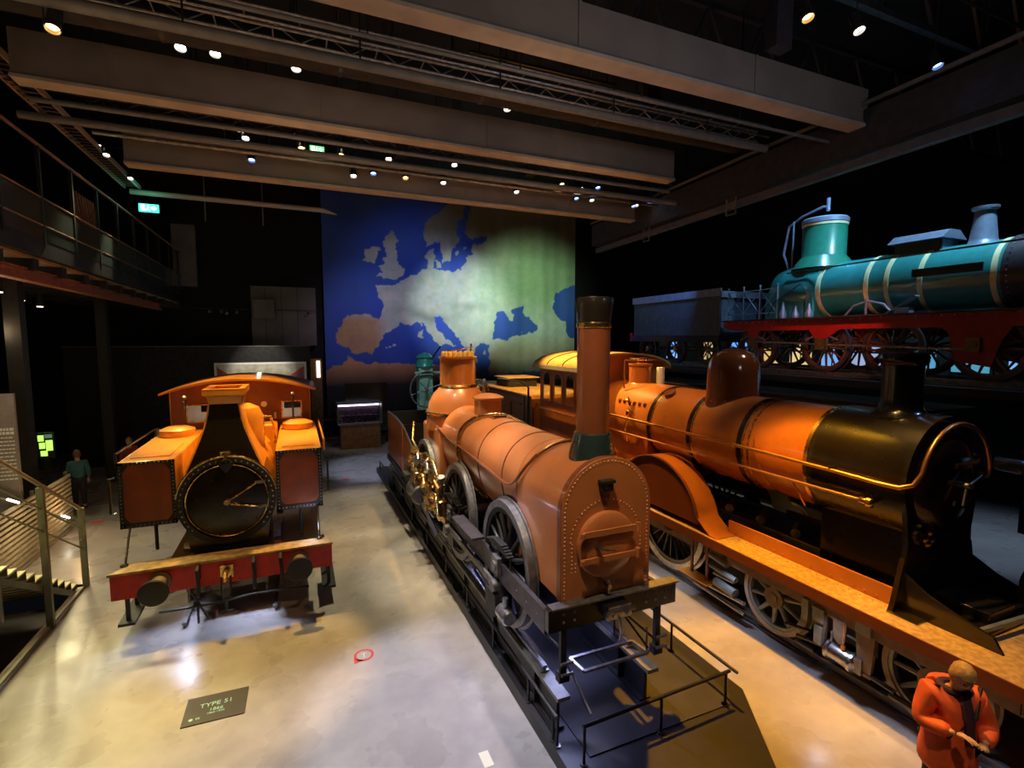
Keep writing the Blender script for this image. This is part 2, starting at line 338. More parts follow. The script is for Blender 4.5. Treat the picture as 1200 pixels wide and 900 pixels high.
# round duct, pipes and cable trays
def thing_mesh(name, mb, m, label, cat, group=None, smooth=True, kind=None):
    o = mb.build(name, m, smooth=smooth); return tag(o, label, cat, group, kind)
d = thing_mesh('air_duct', MB().cyl((-4.5, 8.9, 9.5), (9.4, 8.9, 9.5), 0.24, n=28), mat('duct_dark_brown', (0.02, 0.017, 0.016), 0.7, noise=0.2), 'dark round air duct running between the second and third beams', 'duct')
for x in np.arange(-4, 9, 2.4):
    MB().lathe([(0.24, -0.03), (0.25, -0.03), (0.25, 0.03), (0.24, 0.03)], (x, 8.9, 9.5), (1, 0, 0), 28).build('collar', rail_black, d)
for i, (y, z, r, x0, x1, nm) in enumerate(((7.95, 9.0, 0.075, -4.4, 9.2, 'thick pale grey pipe under the cable tray near the large beam'), (12.0, 9.0, 0.07, -4.4, 11.2, 'grey lighting pipe crossing just above the farthest beam'),
        (7.15, 8.98, 0.03, -4.4, 10, 'thin pipe hugging the near edge of the large beam'), (11.4, 9.08, 0.045, -4.0, 9.6, 'thin pipe below the third beam'), (12.9, 9.15, 0.045, -3.6, 11.0, 'thin lamp rail in front of the farthest beam'))):
    p = thing_mesh('ceiling_pipe', MB().cyl((x0, y, z), (x1, y, z), r, n=14), pipe_grey if i < 4 else dull_steel, nm, 'pipe')
    for x in np.arange(x0 + 1, x1, 2.2):
        MB().cyl((x, y, z), (x, y, z + 2.0), 0.014, n=6).build('hanger', rail_black, p)
# ladder trusses
def truss(name, p0, p1, h, label, mm, step=0.35, w=0.0):
    p0, p1 = Vector(p0), Vector(p1); L = (p1 - p0).length; d = (p1 - p0) / L; up = Vector((0, 0, 1))
    t = thing(name, label, 'truss', p0)
    side = d.cross(up).normalized() * w
    for o_ in ((Vector((0, 0, 0)),) if not w else (Vector((0, 0, 0)), side)):
        MB().cyl(p0 + o_, p1 + o_, 0.022, n=8).build('lower_chord', mm, t)
        MB().cyl(p0 + o_ + up * h, p1 + o_ + up * h, 0.022, n=8).build('upper_chord', mm, t)
    for u_ in (.03, .5, .97): q = p0 + d * L * u_; MB().cyl(q + up * h, (q.x, q.y, 13.42), .01, n=6).build('hanger', rail_black, t)
    n = int(L / step); mb = MB()
    for i in range(n):
        a = p0 + d * (i * L / n); b_ = p0 + d * ((i + 1) * L / n)
        if i % 2: mb.cyl(a, b_ + up * h, 0.011, n=5)
        else: mb.cyl(a + up * h, b_, 0.011, n=5)
        if w: mb.cyl(a + up * h * (i % 2), a + up * h * (i % 2) + side, 0.011, n=5)
    o = mb.build('lacing', mm, t); o['kind'] = 'stuff'
    return t
truss('lighting_truss', (1.93, 11.7, 9.68), (9.6, 11.7, 9.68), 0.17, 'black lattice lighting truss with loudspeakers hung beside it', rail_black, 0.3)
truss('lighting_truss', (-4.4, 8.3, 9.3), (9.4, 8.35, 9.3), 0.22, 'long grey lattice between the large beam and the round duct', dull_steel, 0.35, 0.3)
truss('lighting_truss', (-3.9, 12.55, 9.55), (11.6, 12.55, 9.55), 0.14, 'thin dark lamp truss behind the third beam', frame_steel, 0.3)
# roof trusses high in the dark at upper right
for i, y in enumerate((3.4, 6.2, 9.4)):
    t = thing('roof_truss', ['dark roof truss high above, nearest the camera', 'dark roof truss high over the big grey beam', 'dark roof truss high above, farthest back'][i], 'truss', (3, y, 11.4))
    MB().beam((3, y, 10.9), (22, y, 10.9), 0.12, 0.12).build('lower_chord', frame_steel, t); MB().beam((3, y, 12.6), (22, y, 12.6), 0.12, 0.12).build('upper_chord', frame_steel, t)
    mb = MB()
    for k in range(11):
        x = 3 + k * 1.7; mb.beam((x, y, 10.9), (x + 0.85, y, 12.6), 0.06, 0.06); mb.beam((x + 0.85, y, 12.6), (x + 1.7, y, 10.9), 0.06, 0.06)
    mb.build('lacing', frame_steel, t)['kind'] = 'stuff'
    MB().box(7.2, 7.55, y - 0.1, y + 0.12, 9.7, 10.9).build('hanger_bracket', frame_steel, t)
# runway girder on the right
g = thing('runway_girder', 'long dark runway girder crossing the upper right of the hall', 'girder', (10.3, 6, 8))
MB().beam((10.0, 1.6, 8.95), (10.9, 17, 9.0), 0.5, 0.75).build('web', mat('girder_black', (0.03, 0.03, 0.034), 0.6, noise=0.3), g, smooth=False)
MB().beam((10.0, 1.6, 8.46), (10.9, 17, 8.46), 0.16, 0.16).build('lower_rail', mat('girder_grey', (0.10, 0.10, 0.115), 0.5, noise=0.2), g, smooth=False)
MB().beam((9.7, 1.6, 9.42), (10.6, 17, 9.46), 0.06, 0.06).build('upper_edge', pipe_grey, g, smooth=False)
for y in (9.6, 13.2):
    mb = MB(); x = 10.0 + (y - 1.6) / 16.9
    for a, b_ in (((x - .3, y, 8.15), (x - .3, y, 8.55)), ((x - .3, y + .3, 8.15), (x - .3, y + .3, 8.55)), ((x - .3, y, 8.15), (x - .3, y + .3, 8.15)), ((x - .3, y, 8.35), (x - .3, y + .3, 8.35))): mb.beam(a, b_, 0.03, 0.03)
    mb.build('cable_ladder', pipe_grey, g)

# ------------------------------------------------------------------ map curtain
MAP = {"europe":[[2.43,6.27],[3.16,6.31],[4.07,6.12],[4.31,6.54],[4.15,7.2],[3.88,7.8],[4.52,7.81],[4.87,7.85],[5.35,8.23],[6.15,8.63],[6.71,8.9],[6.65,9.5],[6.84,9.84],[7.13,9.95],[7.15,9.53],[6.96,9.16],[7.05,8.86],[7.52,8.73],[8.3,8.9],[8.63,8.94],[8.93,9.4],[8.9,9.8],[9.3,9.8],[9.3,10.29],[10.04,10.56],[10.15,10.85],[9.91,10.9],[9.24,10.66],[8.91,10.81],[8.85,11.49],[9.11,11.94],[9.21,12.38],[9.33,14.73],[17.22,15.79],[17.35,8.63],[15.41,8.23],[14.71,7.86],[14.25,6.97],[14.64,6.5],[15.24,6.1],[15.36,5.41],[15.75,4.99],[17.41,5.03],[17.44,3.31],[10.29,2.97],[10.22,4.41],[10.29,4.8],[9.6,4.8],[9.31,4.42],[9.46,3.77],[9.1,3.87],[8.72,4.68],[8.59,4.99],[7.87,5.62],[7.49,6.24],[7.08,6.23],[7.1,5.8],[7.42,5.31],[7.93,4.93],[8.31,4.69],[7.8,4.62],[7.15,4.87],[6.72,5.3],[6.54,5.86],[6.17,5.97],[5.79,5.66],[5.25,5.96],[4.94,5.66],[4.46,5.35],[4.1,4.94],[4.03,4.58],[3.62,4.28],[3.11,4.35],[2.54,4.29],[2.44,4.65],[1.87,4.88],[1.99,5.4]],
"blacksea":[[10.86,6.69],[11.18,6.73],[11.36,6.37],[11.64,6.12],[11.86,6.45],[11.57,6.64],[12.44,7.16],[12.37,6.59],[12.96,6.2],[13.42,5.87],[13.04,5.4],[11.86,5.33],[11.21,4.99],[10.44,5.06],[10.58,5.91]],
"scandinavia":[[7.89,12.36],[6.62,11.34],[6.47,10.38],[6.79,10.11],[7.35,10.39],[7.44,9.79],[7.53,9.19],[8.05,9.46],[8.18,10.09],[8.51,10.54],[8.32,11.13],[8.78,11.85],[8.85,12.4],[9.04,14.69],[7.69,14.51]],
"britain":[[4.81,10.72],[5.09,10.27],[4.91,9.85],[5.13,9.17],[5.36,8.71],[5.11,8.28],[3.89,8.34],[4.3,8.59],[4.07,8.81],[4.43,9.24],[4.65,9.43],[4.44,9.7],[4.39,10.34]],
"ireland":[[4.21,9.8],[4.09,9.46],[3.85,9.03],[3.25,9.05],[3.47,9.75],[3.87,9.89]],
"africa":[[2.42,4.12],[3.15,3.82],[4.89,3.8],[9.46,3.38],[9.45,1.52],[1.21,1.92],[1.25,3.39],[2.08,3.78]],
"sardinia":[[6.16,5.48],[6.39,5.53],[6.39,5.16],[6.2,5.12]],"zealand":[[7.1,9.3],[7.34,9.36],[7.38,9.04],[7.15,8.94]]}
def inpoly(px, pz, poly):
    r = np.zeros(px.shape, bool); n = len(poly)
    for i in range(n):
        x1, z1 = poly[i]; x2, z2 = poly[i - 1]
        if z1 == z2: continue
        c = ((z1 > pz) != (z2 > pz)) & (px < (x2 - x1) * (pz - z1) / (z2 - z1) + x1); r ^= c
    return r
def map_curtain():
    nx, nz = 560, 400; X0, X1, Z0, Z1 = 1.35, 15.9, 0.02, 12.6
    xs = np.linspace(X0, X1, nx); zs = np.linspace(Z0, Z1, nz); gx, gz = np.meshgrid(xs, zs)
    rng = np.random.default_rng(3)
    def fnoise(sc, seed):
        r = np.random.default_rng(seed); g = r.random((int(15 * sc) + 3, int(18 * sc) + 3)); u = (gx - X0) * sc; v = (gz - Z0) * sc
        iu = u.astype(int); iv = v.astype(int); fu = u - iu; fv = v - iv; fu = fu * fu * (3 - 2 * fu); fv = fv * fv * (3 - 2 * fv)
        return (g[iv, iu] * (1 - fu) + g[iv, iu + 1] * fu) * (1 - fv) + (g[iv + 1, iu] * (1 - fu) + g[iv + 1, iu + 1] * fu) * fv
    wx = gx + (fnoise(4, 1) - .5) * 0.22 + (fnoise(9, 2) - .5) * 0.1; wz = gz + (fnoise(4, 3) - .5) * 0.22 + (fnoise(9, 4) - .5) * 0.1
    land = inpoly(wx, wz, MAP['europe'])
    for k in ('scandinavia', 'britain', 'ireland', 'africa', 'sardinia', 'zealand'): land |= inpoly(wx, wz, MAP[k])
    land &= ~inpoly(wx, wz, MAP['blacksea'])
    for cx, cz, r in ((6.3, 5.95, .09), (4.6, 4.65, .08), (4.85, 4.7, .07), (4.35, 4.55, .05), (8.35, 9.85, .11), (8.85, 10.1, .1), (9.9, 4.3, .1)): land |= (wx - cx) ** 2 + (wz - cz) ** 2 < r * r
    n1 = fnoise(0.7, 5); n2 = fnoise(2.2, 6); n3 = fnoise(6, 7)
    sea = np.stack([0.035 + 0.02 * n1, 0.085 + 0.05 * n1, 0.48 + 0.1 * n2], -1)
    base = np.stack([0.50 + 0.1 * n2, 0.56 + 0.06 * n1, 0.46 + 0.12 * n3], -1)
    def blend(w_, c): 
        nonlocal base; base = base * (1 - w_[..., None]) + np.array(c) * w_[..., None]
    sm = lambda t: np.clip(t, 0, 1)
    blend(sm((gx - 9.5) / 3) * sm((gz - 5.8) / 2) * 0.8, (0.30, 0.46, 0.22))     # greener plains in the east
    blend(sm((4.6 - gx) / 0.8) * sm((6.6 - gz) / 0.6), (0.5, 0.33, 0.18))         # dry brown peninsula
    blend(sm((4.6 - gz) / 0.8), (0.6, 0.33, 0.17))                                # desert coast
    blend(sm((gx - 10) / 1.0) * sm((5.6 - gz) / 1.4), (0.48, 0.38, 0.28))
    blend(sm((gz - 9.6) / 1.5), (0.24, 0.24, 0.15))                               # brown north, its dim light put into the print
    ridge = np.exp(-(((gx - 6.7) / 1.3) ** 2 + ((gz - 6.35 - 0.25 * np.sin(gx * 1.5)) / 0.28) ** 2)); blend(ridge * 0.75, (0.2, 0.22, 0.19))
    ridge = np.exp(-(((gx - 9.2) / 1.2) ** 2 + ((gz - 6.9) / 0.25) ** 2)); blend(ridge * 0.5, (0.22, 0.26, 0.22))
    base *= (0.80 + 0.1 * n3 + 0.16 * n2 + 0.12 * fnoise(0.35, 9) + 0.08 * fnoise(14, 10))[..., None]
    lf = land.astype(float)
    for _ in range(2): lf = (lf + np.roll(lf, 1, 0) + np.roll(lf, -1, 0) + np.roll(lf, 1, 1) + np.roll(lf, -1, 1)) / 5
    sea[..., :] += (np.clip(lf, 0, .5))[..., None] * np.array([0.1, 0.25, 0.2])
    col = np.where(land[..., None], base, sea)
    fade = sm((gz - 2.6) / 1.3)[..., None]; dark = np.array([0.02, 0.025, 0.03]); col = dark * (1 - fade) + col * fade   # fade into darkness at the foot, shade put into the print
    gy = 27.3 + 0.05 * np.sin(gx * 3.1) + 0.02 * np.sin(gx * 7.7)
    V = np.stack([gx, gy, gz], -1).reshape(-1, 3)
    i = np.arange(nx * nz).reshape(nz, nx); F = np.stack([i[:-1, :-1], i[:-1, 1:], i[1:, 1:], i[1:, :-1]], -1).reshape(-1, 4)
    me = bpy.data.meshes.new('map_curtain'); me.vertices.add(len(V)); me.vertices.foreach_set('co', V.ravel())
    me.loops.add(F.size); me.loops.foreach_set('vertex_index', F.ravel().astype(np.int32)); me.polygons.add(len(F))
    me.polygons.foreach_set('loop_start', np.arange(0, F.size, 4, dtype=np.int32)); me.polygons.foreach_set('loop_total', np.full(len(F), 4, np.int32)); me.update(); me.validate()
    ca = me.color_attributes.new('print', 'FLOAT_COLOR', 'POINT'); cc = np.concatenate([col.reshape(-1, 3), np.ones((len(V), 1))], 1); ca.data.foreach_set('color', cc.ravel().astype(np.float32))
    for p in me.polygons: p.use_smooth = True
    m = bpy.data.materials.new('printed_cloth_map'); m.use_nodes = True; nt = m.node_tree; b = nt.nodes['Principled BSDF']; b.inputs['Roughness'].default_value = 0.85
    a = nt.nodes.new('ShaderNodeVertexColor'); a.layer_name = 'print'; nt.links.new(a.outputs['Color'], b.inputs['Base Color']); me.materials.append(m)
    o = bpy.data.objects.new('map_curtain', me); C.objects.link(o)
    tag(o, 'huge printed cloth map of a continent hung on the back wall', 'curtain'); return o
map_curtain()

# ------------------------------------------------------------------ shared engine parts
def wheel_meshes(R, ns, width, tyre_m, spoke_m, hub_m, hubr=None, spoke_w=None, key=''):
    """wheel about the x axis, centred at the origin: spokes and rim, tyre, hub disc"""
    hubr = hubr or R * 0.18; sw = spoke_w or R * 0.09
    rim = MB().lathe([(R * 0.80, -width * .35), (R * 0.88, -width * .35), (R * 0.88, width * .35), (R * 0.80, width * .35), (R * 0.80, -width * .35)], axis=(1, 0, 0), n=40)
    for k in range(ns):
        a = 2 * PI * k / ns; c, s_ = math.cos(a), math.sin(a)
        rim.beam((0, c * hubr * 0.6, s_ * hubr * 0.6), (0, c * R * 0.82, s_ * R * 0.82), width * 0.35, sw, up=(1, 0, 0)) if False else rim.cyl((0, c * hubr * .6, s_ * hubr * .6), (0, c * R * .82, s_ * R * .82), sw * 0.55, sw * 0.36, n=8, caps=False)
    tyre = MB().lathe([(R * 0.88, -width * .5), (R, -width * .5), (R * 1.0, width * .28), (R * 1.045, width * .34), (R * 1.045, width * .5), (R * 0.88, width * .5), (R * 0.88, -width * .5)], axis=(1, 0, 0), n=48)
    hub = MB().cyl((-width * .62, 0, 0), (width * .5, 0, 0), hubr, hubr, n=24).cyl((-width * .72, 0, 0), (-width * .6, 0, 0), hubr * .45, n=16)
    return rim.mesh('wheel_spokes', spoke_m), tyre.mesh('tyre', tyre_m), hub.mesh('hub', hub_m)
def put_wheels(t, ms, ys, xs, z, flip=True):
    for y in ys:
        for j, x in enumerate(xs):
            rot = (random.random() * 0.0 + y * 1.3, 0, PI if j else 0)
            wv = place('wheel', ms[0], (x, y, z), t, rot)
            for nm, me in (('tyre', ms[1]), ('hub', ms[2])):
                o = bpy.data.objects.new(nm, me); C.objects.link(o); o.parent = wv
        MB().cyl((xs[0], y, z), (xs[-1], y, z), 0.08, n=14).build('axle', dull_steel, t)
def rivet_row(mb, p0, p1, n, nrm, r=0.014):
    p0, p1 = Vector(p0), Vector(p1)
    for i in range(n): mb.rivet(p0.lerp(p1, i / max(1, n - 1)), nrm, r)
def track(label, x, y0, y1, z, g=0.72, parent=None):
    t = thing('track', label, 'track', (x, y0, 0))
    for s_ in (-1, 1):
        mb = MB(); X = x + s_ * g
        mb.box(X - .035, X + .035, y0, y1, z - .035, z).box(X - .01, X + .01, y0, y1, z - .11, z - .035).box(X - .06, X + .06, y0, y1, z - .13, z - .11)
        mb.build('rail', dull_steel, t, smooth=False)
    return t

# ================================================================== TANK ENGINE (left)
T = -1.24
tk = thing('tank_locomotive', 'ochre side-tank steam locomotive with a square flared chimney and red buffer beam', 'locomotive', (T, 9.7, 0.1))
track('floor rails under the ochre tank locomotive', T, 9.9, 17.5, 0.1)
MB().box(T - 1.66, T + 1.72, 9.7, 9.78, 0.78, 1.2).build('buffer_beam', red, tk, bevel=.008)
MB().prism([(T - 1.68, 9.66), (T + 1.74, 9.66), (T + 1.66, 9.98), (T - 1.45, 10.05)], 'z', 1.2, 1.245).build('beam_deck', deck_timber, tk, 'yellow worn timber deck above the red beam', bevel=.006)
rv = MB()
for i in range(18): rv.rivet((T - 1.6 + i * 0.197, 9.70, 0.83), (0, -1, 0), .011)
rv.build('rivets', black_gloss, tk, stuff=True)
for x in (T - 0.98, T + 1.16):
    b = MB().lathe([(0.17, 0), (0.17, .04), (0.12, .06), (0.11, .3), (0.085, .31), (0.085, .42)], (x, 9.7, 1.0), (0, -1, 0), 24).build('buffer', bogie_brown, tk)
    MB().lathe([(0.0, .0), (0.20, .0), (0.215, .012), (0.215, .03), (0.2, .045), (0.0, .055)], (x, 9.28, 1.0), (0, -1, 0), 32).build('buffer_head', black_matt, b)
cp = MB().box(T - .1, T + .1, 9.64, 9.7, .9, 1.12).cyl((T, 9.7, 1.02), (T, 9.5, 1.02), .05).tube([(T, 9.5, 1.02), (T, 9.43, 1.06), (T, 9.38, 1.02), (T, 9.4, .95), (T, 9.46, .94)], .03).build('coupling_hook', brass, tk)
ch = MB()
ch.tube([(T - .07, 9.5, .99), (T - .07, 9.46, .78), (T - .05, 9.46, .6), (T + .05, 9.46, .6), (T + .07, 9.46, .78), (T + .07, 9.5, .99)], .016).cyl((T, 9.46, .62), (T, 9.46, .38), .022).cyl((T - .09, 9.46, .38), (T + .09, 9.46, .38), .03)
ch.build('screw_coupling', black_matt, cp)
for x in (T - .42, T + .42, T + .85):
    hs = MB(); hs.cyl((x, 9.66, .95), (x, 9.66, 1.2), .028).tube([(x, 9.62, 1.18), (x, 9.5, 1.15), (x + .02, 9.46, .95), (x + .01, 9.5, .72), (x, 9.6, .66)], .03, 10)
    hs.build('brake_hose', rubber, tk)
MB().tube([(T - 1.0, 9.62, .5), (T - .6, 9.55, .52), (T - .2, 9.6, .5), (T + .4, 9.6, .55), (T + 1.3, 9.62, .5)], .02).cyl((T - .45, 9.6, .2), (T - .45, 9.6, .8), .02).cyl((T - .3, 9.6, .25), (T - .52, 9.6, .75), .02).build('brake_rigging', black_matt, tk)
MB().box(T - .62, T - .58, 9.78, 16.2, .5, 1.15).box(T + .58, T + .62, 9.78, 16.2, .5, 1.15).box(T - .58, T + .58, 10.0, 10.1, .55, 1.1).build('frame', black_gloss, tk, smooth=False)
MB().box(T - .75, T + 1.62, 9.98, 10.35, 1.12, 1.16).box(T - .95, T + 1.55, 10.35, 14, 1.08, 1.12).build('running_plate', black_gloss, tk, smooth=False)
# outer step blocks below the beam corners
for x, yy in ((T - 1.50, 9.8), (T + 1.66, 9.85)):
    s_ = MB().beam((x, yy, .30), (x, yy + .95, .34), .24, .05).box(x - .03, x + .03, yy + .1, yy + .14, .3, .8).box(x - .03, x + .03, yy + .6, yy + .64, .3, .8).build('step', black_matt, tk, smooth=False)
# inside cylinders, motion and wheels
wm = wheel_meshes(0.62, 12, 0.13, dull_steel, tank_panel, brass)
put_wheels(tk, wm, (11.2, 12.9, 14.6), (T - .76, T + .76), .72)
for x in (T - .98, T + .98):
    MB().lathe([(0.0, 0), (0.2, 0), (0.24, .03), (0.24, .6), (0.2, .63), (0, .63)], (x, 10.15, .78), (0, 1, 0), 24).build('cylinder', frame_steel, tk)
    MB().beam((x, 10.75, .72), (x, 14.6, .72), .05, .1).build('coupling_rod', steel, tk)
# smokebox
cy, cz, R = 10.25, 2.1, 0.75
sm = [(T + math.cos(a) * .78, cz + math.sin(a) * .78) for a in [math.radians(-28 + i * 236 / 40) for i in range(41)]]
sm += [(T - .62, 1.2), (T + .62, 1.2)]
MB().prism(sm, 'y', cy, cy + 1.15).build('smokebox', black_gloss, tk)
MB().lathe([(.70, 0), (.80, 0), (.80, .05), (.70, .05), (.70, 0)], (T, cy, cz), (0, -1, 0), 56).build('smokebox_ring', black_matt, tk)
MB().lathe([(.80, -.25), (.835, -.25), (.835, .06), (.80, .06), (.80, -.25)], (T, cy, cz), (0, -1, 0), 56, 0, 2 * PI).build('ring_edge', tank_orange, tk) if False else MB().tube([(T + .81 * math.cos(a), cy - .03, cz + .81 * math.sin(a)) for a in [math.radians(8 + i * 164 / 40) for i in range(41)]], .022, 8).build('beading', brass, tk, 'yellow beading round the top of the smokebox')
MB().lathe([(0, .09), (.3, .085), (.55, .06), (.655, .03), (.67, 0)], (T, cy, cz), (0, -1, 0), 56).build('smokebox_door', brown_black, tk)
MB().tube([(T + .66 * math.cos(a), cy - .045, cz + .66 * math.sin(a)) for a in [2 * PI * i / 60 for i in range(60)]], .011, 6, True).build('door_ring', brass, tk)
rv = MB()
for k in range(34):
    a = math.radians(-40 + k * 260 / 33); rv.rivet((T + .745 * math.cos(a), cy - .05, cz + .745 * math.sin(a)), (0, -1, 0), .017)
for x in (-.16, -.08, .0, .08, .16): rv.rivet((T + x, cy - .05, cz + .71), (0, -1, 0), .014)
rv.build('rivets', steel, tk, stuff=True)
MB().prism([(T - .14, cz + .69), (T + .14, cz + .69), (T + .02, cz + .52), (T - .02, cz + .52)], 'y', cy - .07, cy - .03).build('lamp_bracket', black_matt, tk)
MB().cyl((T, cy - .09, cz + .76), (T, cy - .09, cz + .86), .035).cyl((T, cy - .09, cz + .86), (T, cy - .09, cz + .90), .085).build('lamp_socket', brass, tk)
hd = MB().cyl((T, cy - .08, cz), (T, cy - .2, cz), .05).cyl((T + .03, cy - .18, cz + .03), (T + .48, cy - .15, cz + .30), .014).cyl((T + .05, cy - .14, cz - .05), (T + .54, cy - .13, cz - .16), .014)
hd.build('door_handle', brass, tk)
MB().box(T + .46, T + .62, cy - .1, cy - .03, cz + .27, cz + .31).box(T + .54, T + .66, cy - .1, cy - .03, cz - .19, cz - .15).build('hinge_end', dull_steel, tk)
# square flared chimney: black face, ochre sides
prof = [(2.66, .60, .62), (2.92, .49, .56), (3.15, .40, .50), (3.4, .31, .44), (3.65, .25, .40), (3.84, .225, .38)]
yc = 10.85; fr = MB(); sd = MB()
for (z0, a0, d0), (z1, a1, d1) in zip(prof, prof[1:]):
    fr.add([(T - .02 - a0, yc - d0 - .012, z0), (T - .02 + a0, yc - d0 - .012, z0), (T - .02 + a1, yc - d1 - .012, z1), (T - .02 - a1, yc - d1 - .012, z1)], [(0, 1, 2, 3)])
    b0 = [(T - .02 - a0 - .03, yc - d0), (T - .02 + a0 + .03, yc - d0), (T - .02 + a0 + .03, yc + d0), (T - .02 - a0 - .03, yc + d0)]
    b1 = [(T - .02 - a1 - .03, yc - d1), (T - .02 + a1 + .03, yc - d1), (T - .02 + a1 + .03, yc + d1), (T - .02 - a1 - .03, yc + d1)]
    sd.add([(*p, z0) for p in b0] + [(*p, z1) for p in b1], [(0, 1, 5, 4), (1, 2, 6, 5), (2, 3, 7, 6), (3, 0, 4, 7)])
chim = sd.build('chimney', tank_orange, tk, 'flared square chimney with ochre sides'); fr.build('front_face', brown_black, chim, 'black front of the chimney')
lp = MB(); v = []
for z0, a, d_ in ((3.84, .25, .42), (3.98, .285, .46), (4.01, .34, .52), (4.10, .34, .52)):
    v += [(T + .0 - a, yc - d_, z0), (T + .0 + a, yc - d_, z0), (T + .0 + a, yc + d_, z0), (T + .0 - a, yc + d_, z0)]
lp.add(v, [(4 * j + i, 4 * j + (i + 1) % 4, 4 * j + 4 + (i + 1) % 4, 4 * j + 4 + i) for j in range(3) for i in range(4)] + [(0, 1, 2, 3)])
for q in (((T - .34, T + .34), (yc - .52, yc - .40)), ((T - .34, T + .34), (yc + .40, yc + .52)), ((T - .34, T - .24), (yc - .4, yc + .4)), ((T + .24, T + .34), (yc - .4, yc + .4))): lp.box(*q[0], *q[1], 4.09, 4.12)
lp.build('chimney_cap', tank_orange, chim)
# rounded casing behind the chimney
MB().lathe([(0.0, 0), (.30, 0), (.33, .1), (.33, .74), (.26, .9), (.1, .98), (0, .99)], (T + .24, 11.35, 2.75), (0, 0, 1), 28).build('sand_dome', tank_orange, tk)
MB().cyl((T + .22, 11.3, 3.7), (T + .22, 11.3, 3.83), .05, .045).build('valve_cap', dull_steel, tk)
# boiler, dome
MB().lathe([(.66, 0), (.66, 2.6)], (T, 11.35, 2.15), (0, 1, 0), 40).build('boiler', tank_orange, tk)
MB().lathe([(.5, 0), (.38, .15), (.36, .55), (.30, .72), (.12, .8), (0, .81)], (T + .12, 12.5, 2.72), (0, 0, 1), 32).build('dome', tank_orange, tk)
MB().tube([(T + .35, 12.15, 3.3), (T + .5, 12.1, 3.35), (T + .66, 12.15, 3.32), (T + .72, 12.3, 3.1), (T + .74, 12.3, 2.7)], .03).cyl((T + .5, 12.2, 2.6), (T + .5, 12.2, 3.3), .03).build('steam_pipe', brass, tk)
# side tanks
for sgn, x0, x1, lab in ((-1, T - 1.66, T - .82, 'left'), (1, T + .80, T + 1.62, 'right')):
    y0, y1, z0, z1 = 10.42, 13.8, 1.74, 2.90
    tn = MB().box(x0, x1, y0, y1, z0, z1).build('side_tank', tank_orange, tk, bevel=.02)
    MB().box(x0 + .02, x1 - .02, y0 - .012, y0, z0 + .02, z1 - .02).build('front_panel', tank_panel, tn, 'dark red-brown front plate of the tank', smooth=False)
    fm = MB().box(x0, x0 + .07, y0 - .03, y0 - .012, z0, z1).box(x1 - .07, x1, y0 - .03, y0 - .012, z0, z1).box(x0, x1, y0 - .03, y0 - .012, z0, z0 + .08).box(x0, x1, y0 - .03, y0 - .012, z1 - .05, z1)
    for cx_, sx in ((x0, 1), (x1, -1)):
        for cz_, sz in ((z0, 1), (z1, -1)):
            fm.prism([(cx_, cz_), (cx_ + sx * .2, cz_), (cx_ + sx * .06, cz_ + sz * .2), (cx_, cz_ + sz * .24)], 'y', y0 - .026, y0 - .012)
    fm.build('angle_border', black_matt, tn, smooth=False)
    rv = MB(); n = 17
    rivet_row(rv, (x0 + .035, y0 - .03, z0 + .05), (x0 + .035, y0 - .03, z1 - .06), n, (0, -1, 0), .0125); rivet_row(rv, (x1 - .035, y0 - .03, z0 + .05), (x1 - .035, y0 - .03, z1 - .06), n, (0, -1, 0), .0125)
    rivet_row(rv, (x0 + .04, y0 - .03, z0 + .035), (x1 - .04, y0 - .03, z0 + .035), 13, (0, -1, 0), .0125); rivet_row(rv, (x0 + .04, y0 - .03, z1 - .025), (x1 - .04, y0 - .03, z1 - .025), 13, (0, -1, 0), .0125)
    rv.build('rivets', steel, tn, stuff=True)
    # hinged lid and filler
    xm = (x0 + x1) / 2
    MB().lathe([(0, 0), (.33, 0), (.35, .04), (.34, .14), (.2, .2), (0, .21)], (xm, 13.0, z1), (0, 0, 1), 30).build('filler_lid', tank_orange, tn)
    MB().box(xm - .3, xm + .3, 10.7, 11.9, z1, z1 + .02).build('inspection_cover', tank_orange, tn, bevel=.004)
    xo = x0 if sgn < 0 else x1
    MB().tube([(xo + sgn * .06, 10.6, z1 - .1), (xo + sgn * .06, 10.6, z1 + .12), (xo + sgn * .06, 13.3, z1 + .12), (xo + sgn * .06, 13.3, z1 - .1)], .018).build('handrail', black_gloss if sgn < 0 else tank_orange, tn)
    MB().tube([(xo + sgn * .03, 10.36, z0 + .3), (xo + sgn * .10, 10.34, z0 + .3), (xo + sgn * .10, 10.34, z1 - .25), (xo + sgn * .03, 10.36, z1 - .25)], .018).build('grab_iron', black_gloss, tn)
    MB().cyl((xm - sgn * .1, 13.35, z1), (xm - sgn * .1, 13.35, z1 + .78), .022).cyl((xm - sgn * .1, 13.35, z1 + .70), (xm - sgn * .1, 13.35, z1 + .74), .05).build('whistle_post', black_gloss, tk)
    MB().lathe([(0, -.05), (.045, -.02), (.045, .02), (0, .05)], (xm - sgn * .1, 13.33, z1 + .80), (0, 0, 1), 14).build('post_knob', steel, tk)
    MB().cyl((xm, 10.8, 1.16), (xm, 10.8, z0), .03).build('tank_support', black_matt, tk)
    MB().cyl((T + sgn * 1.52, 9.95, 1.24), (T + sgn * 1.52, 9.95, 1.24 + .03), .06).cyl((T + sgn * 1.52, 10.0, 1.24), (T + sgn * 1.52, 10.4, 1.78), .018).build('stay_rod', black_gloss, tk)
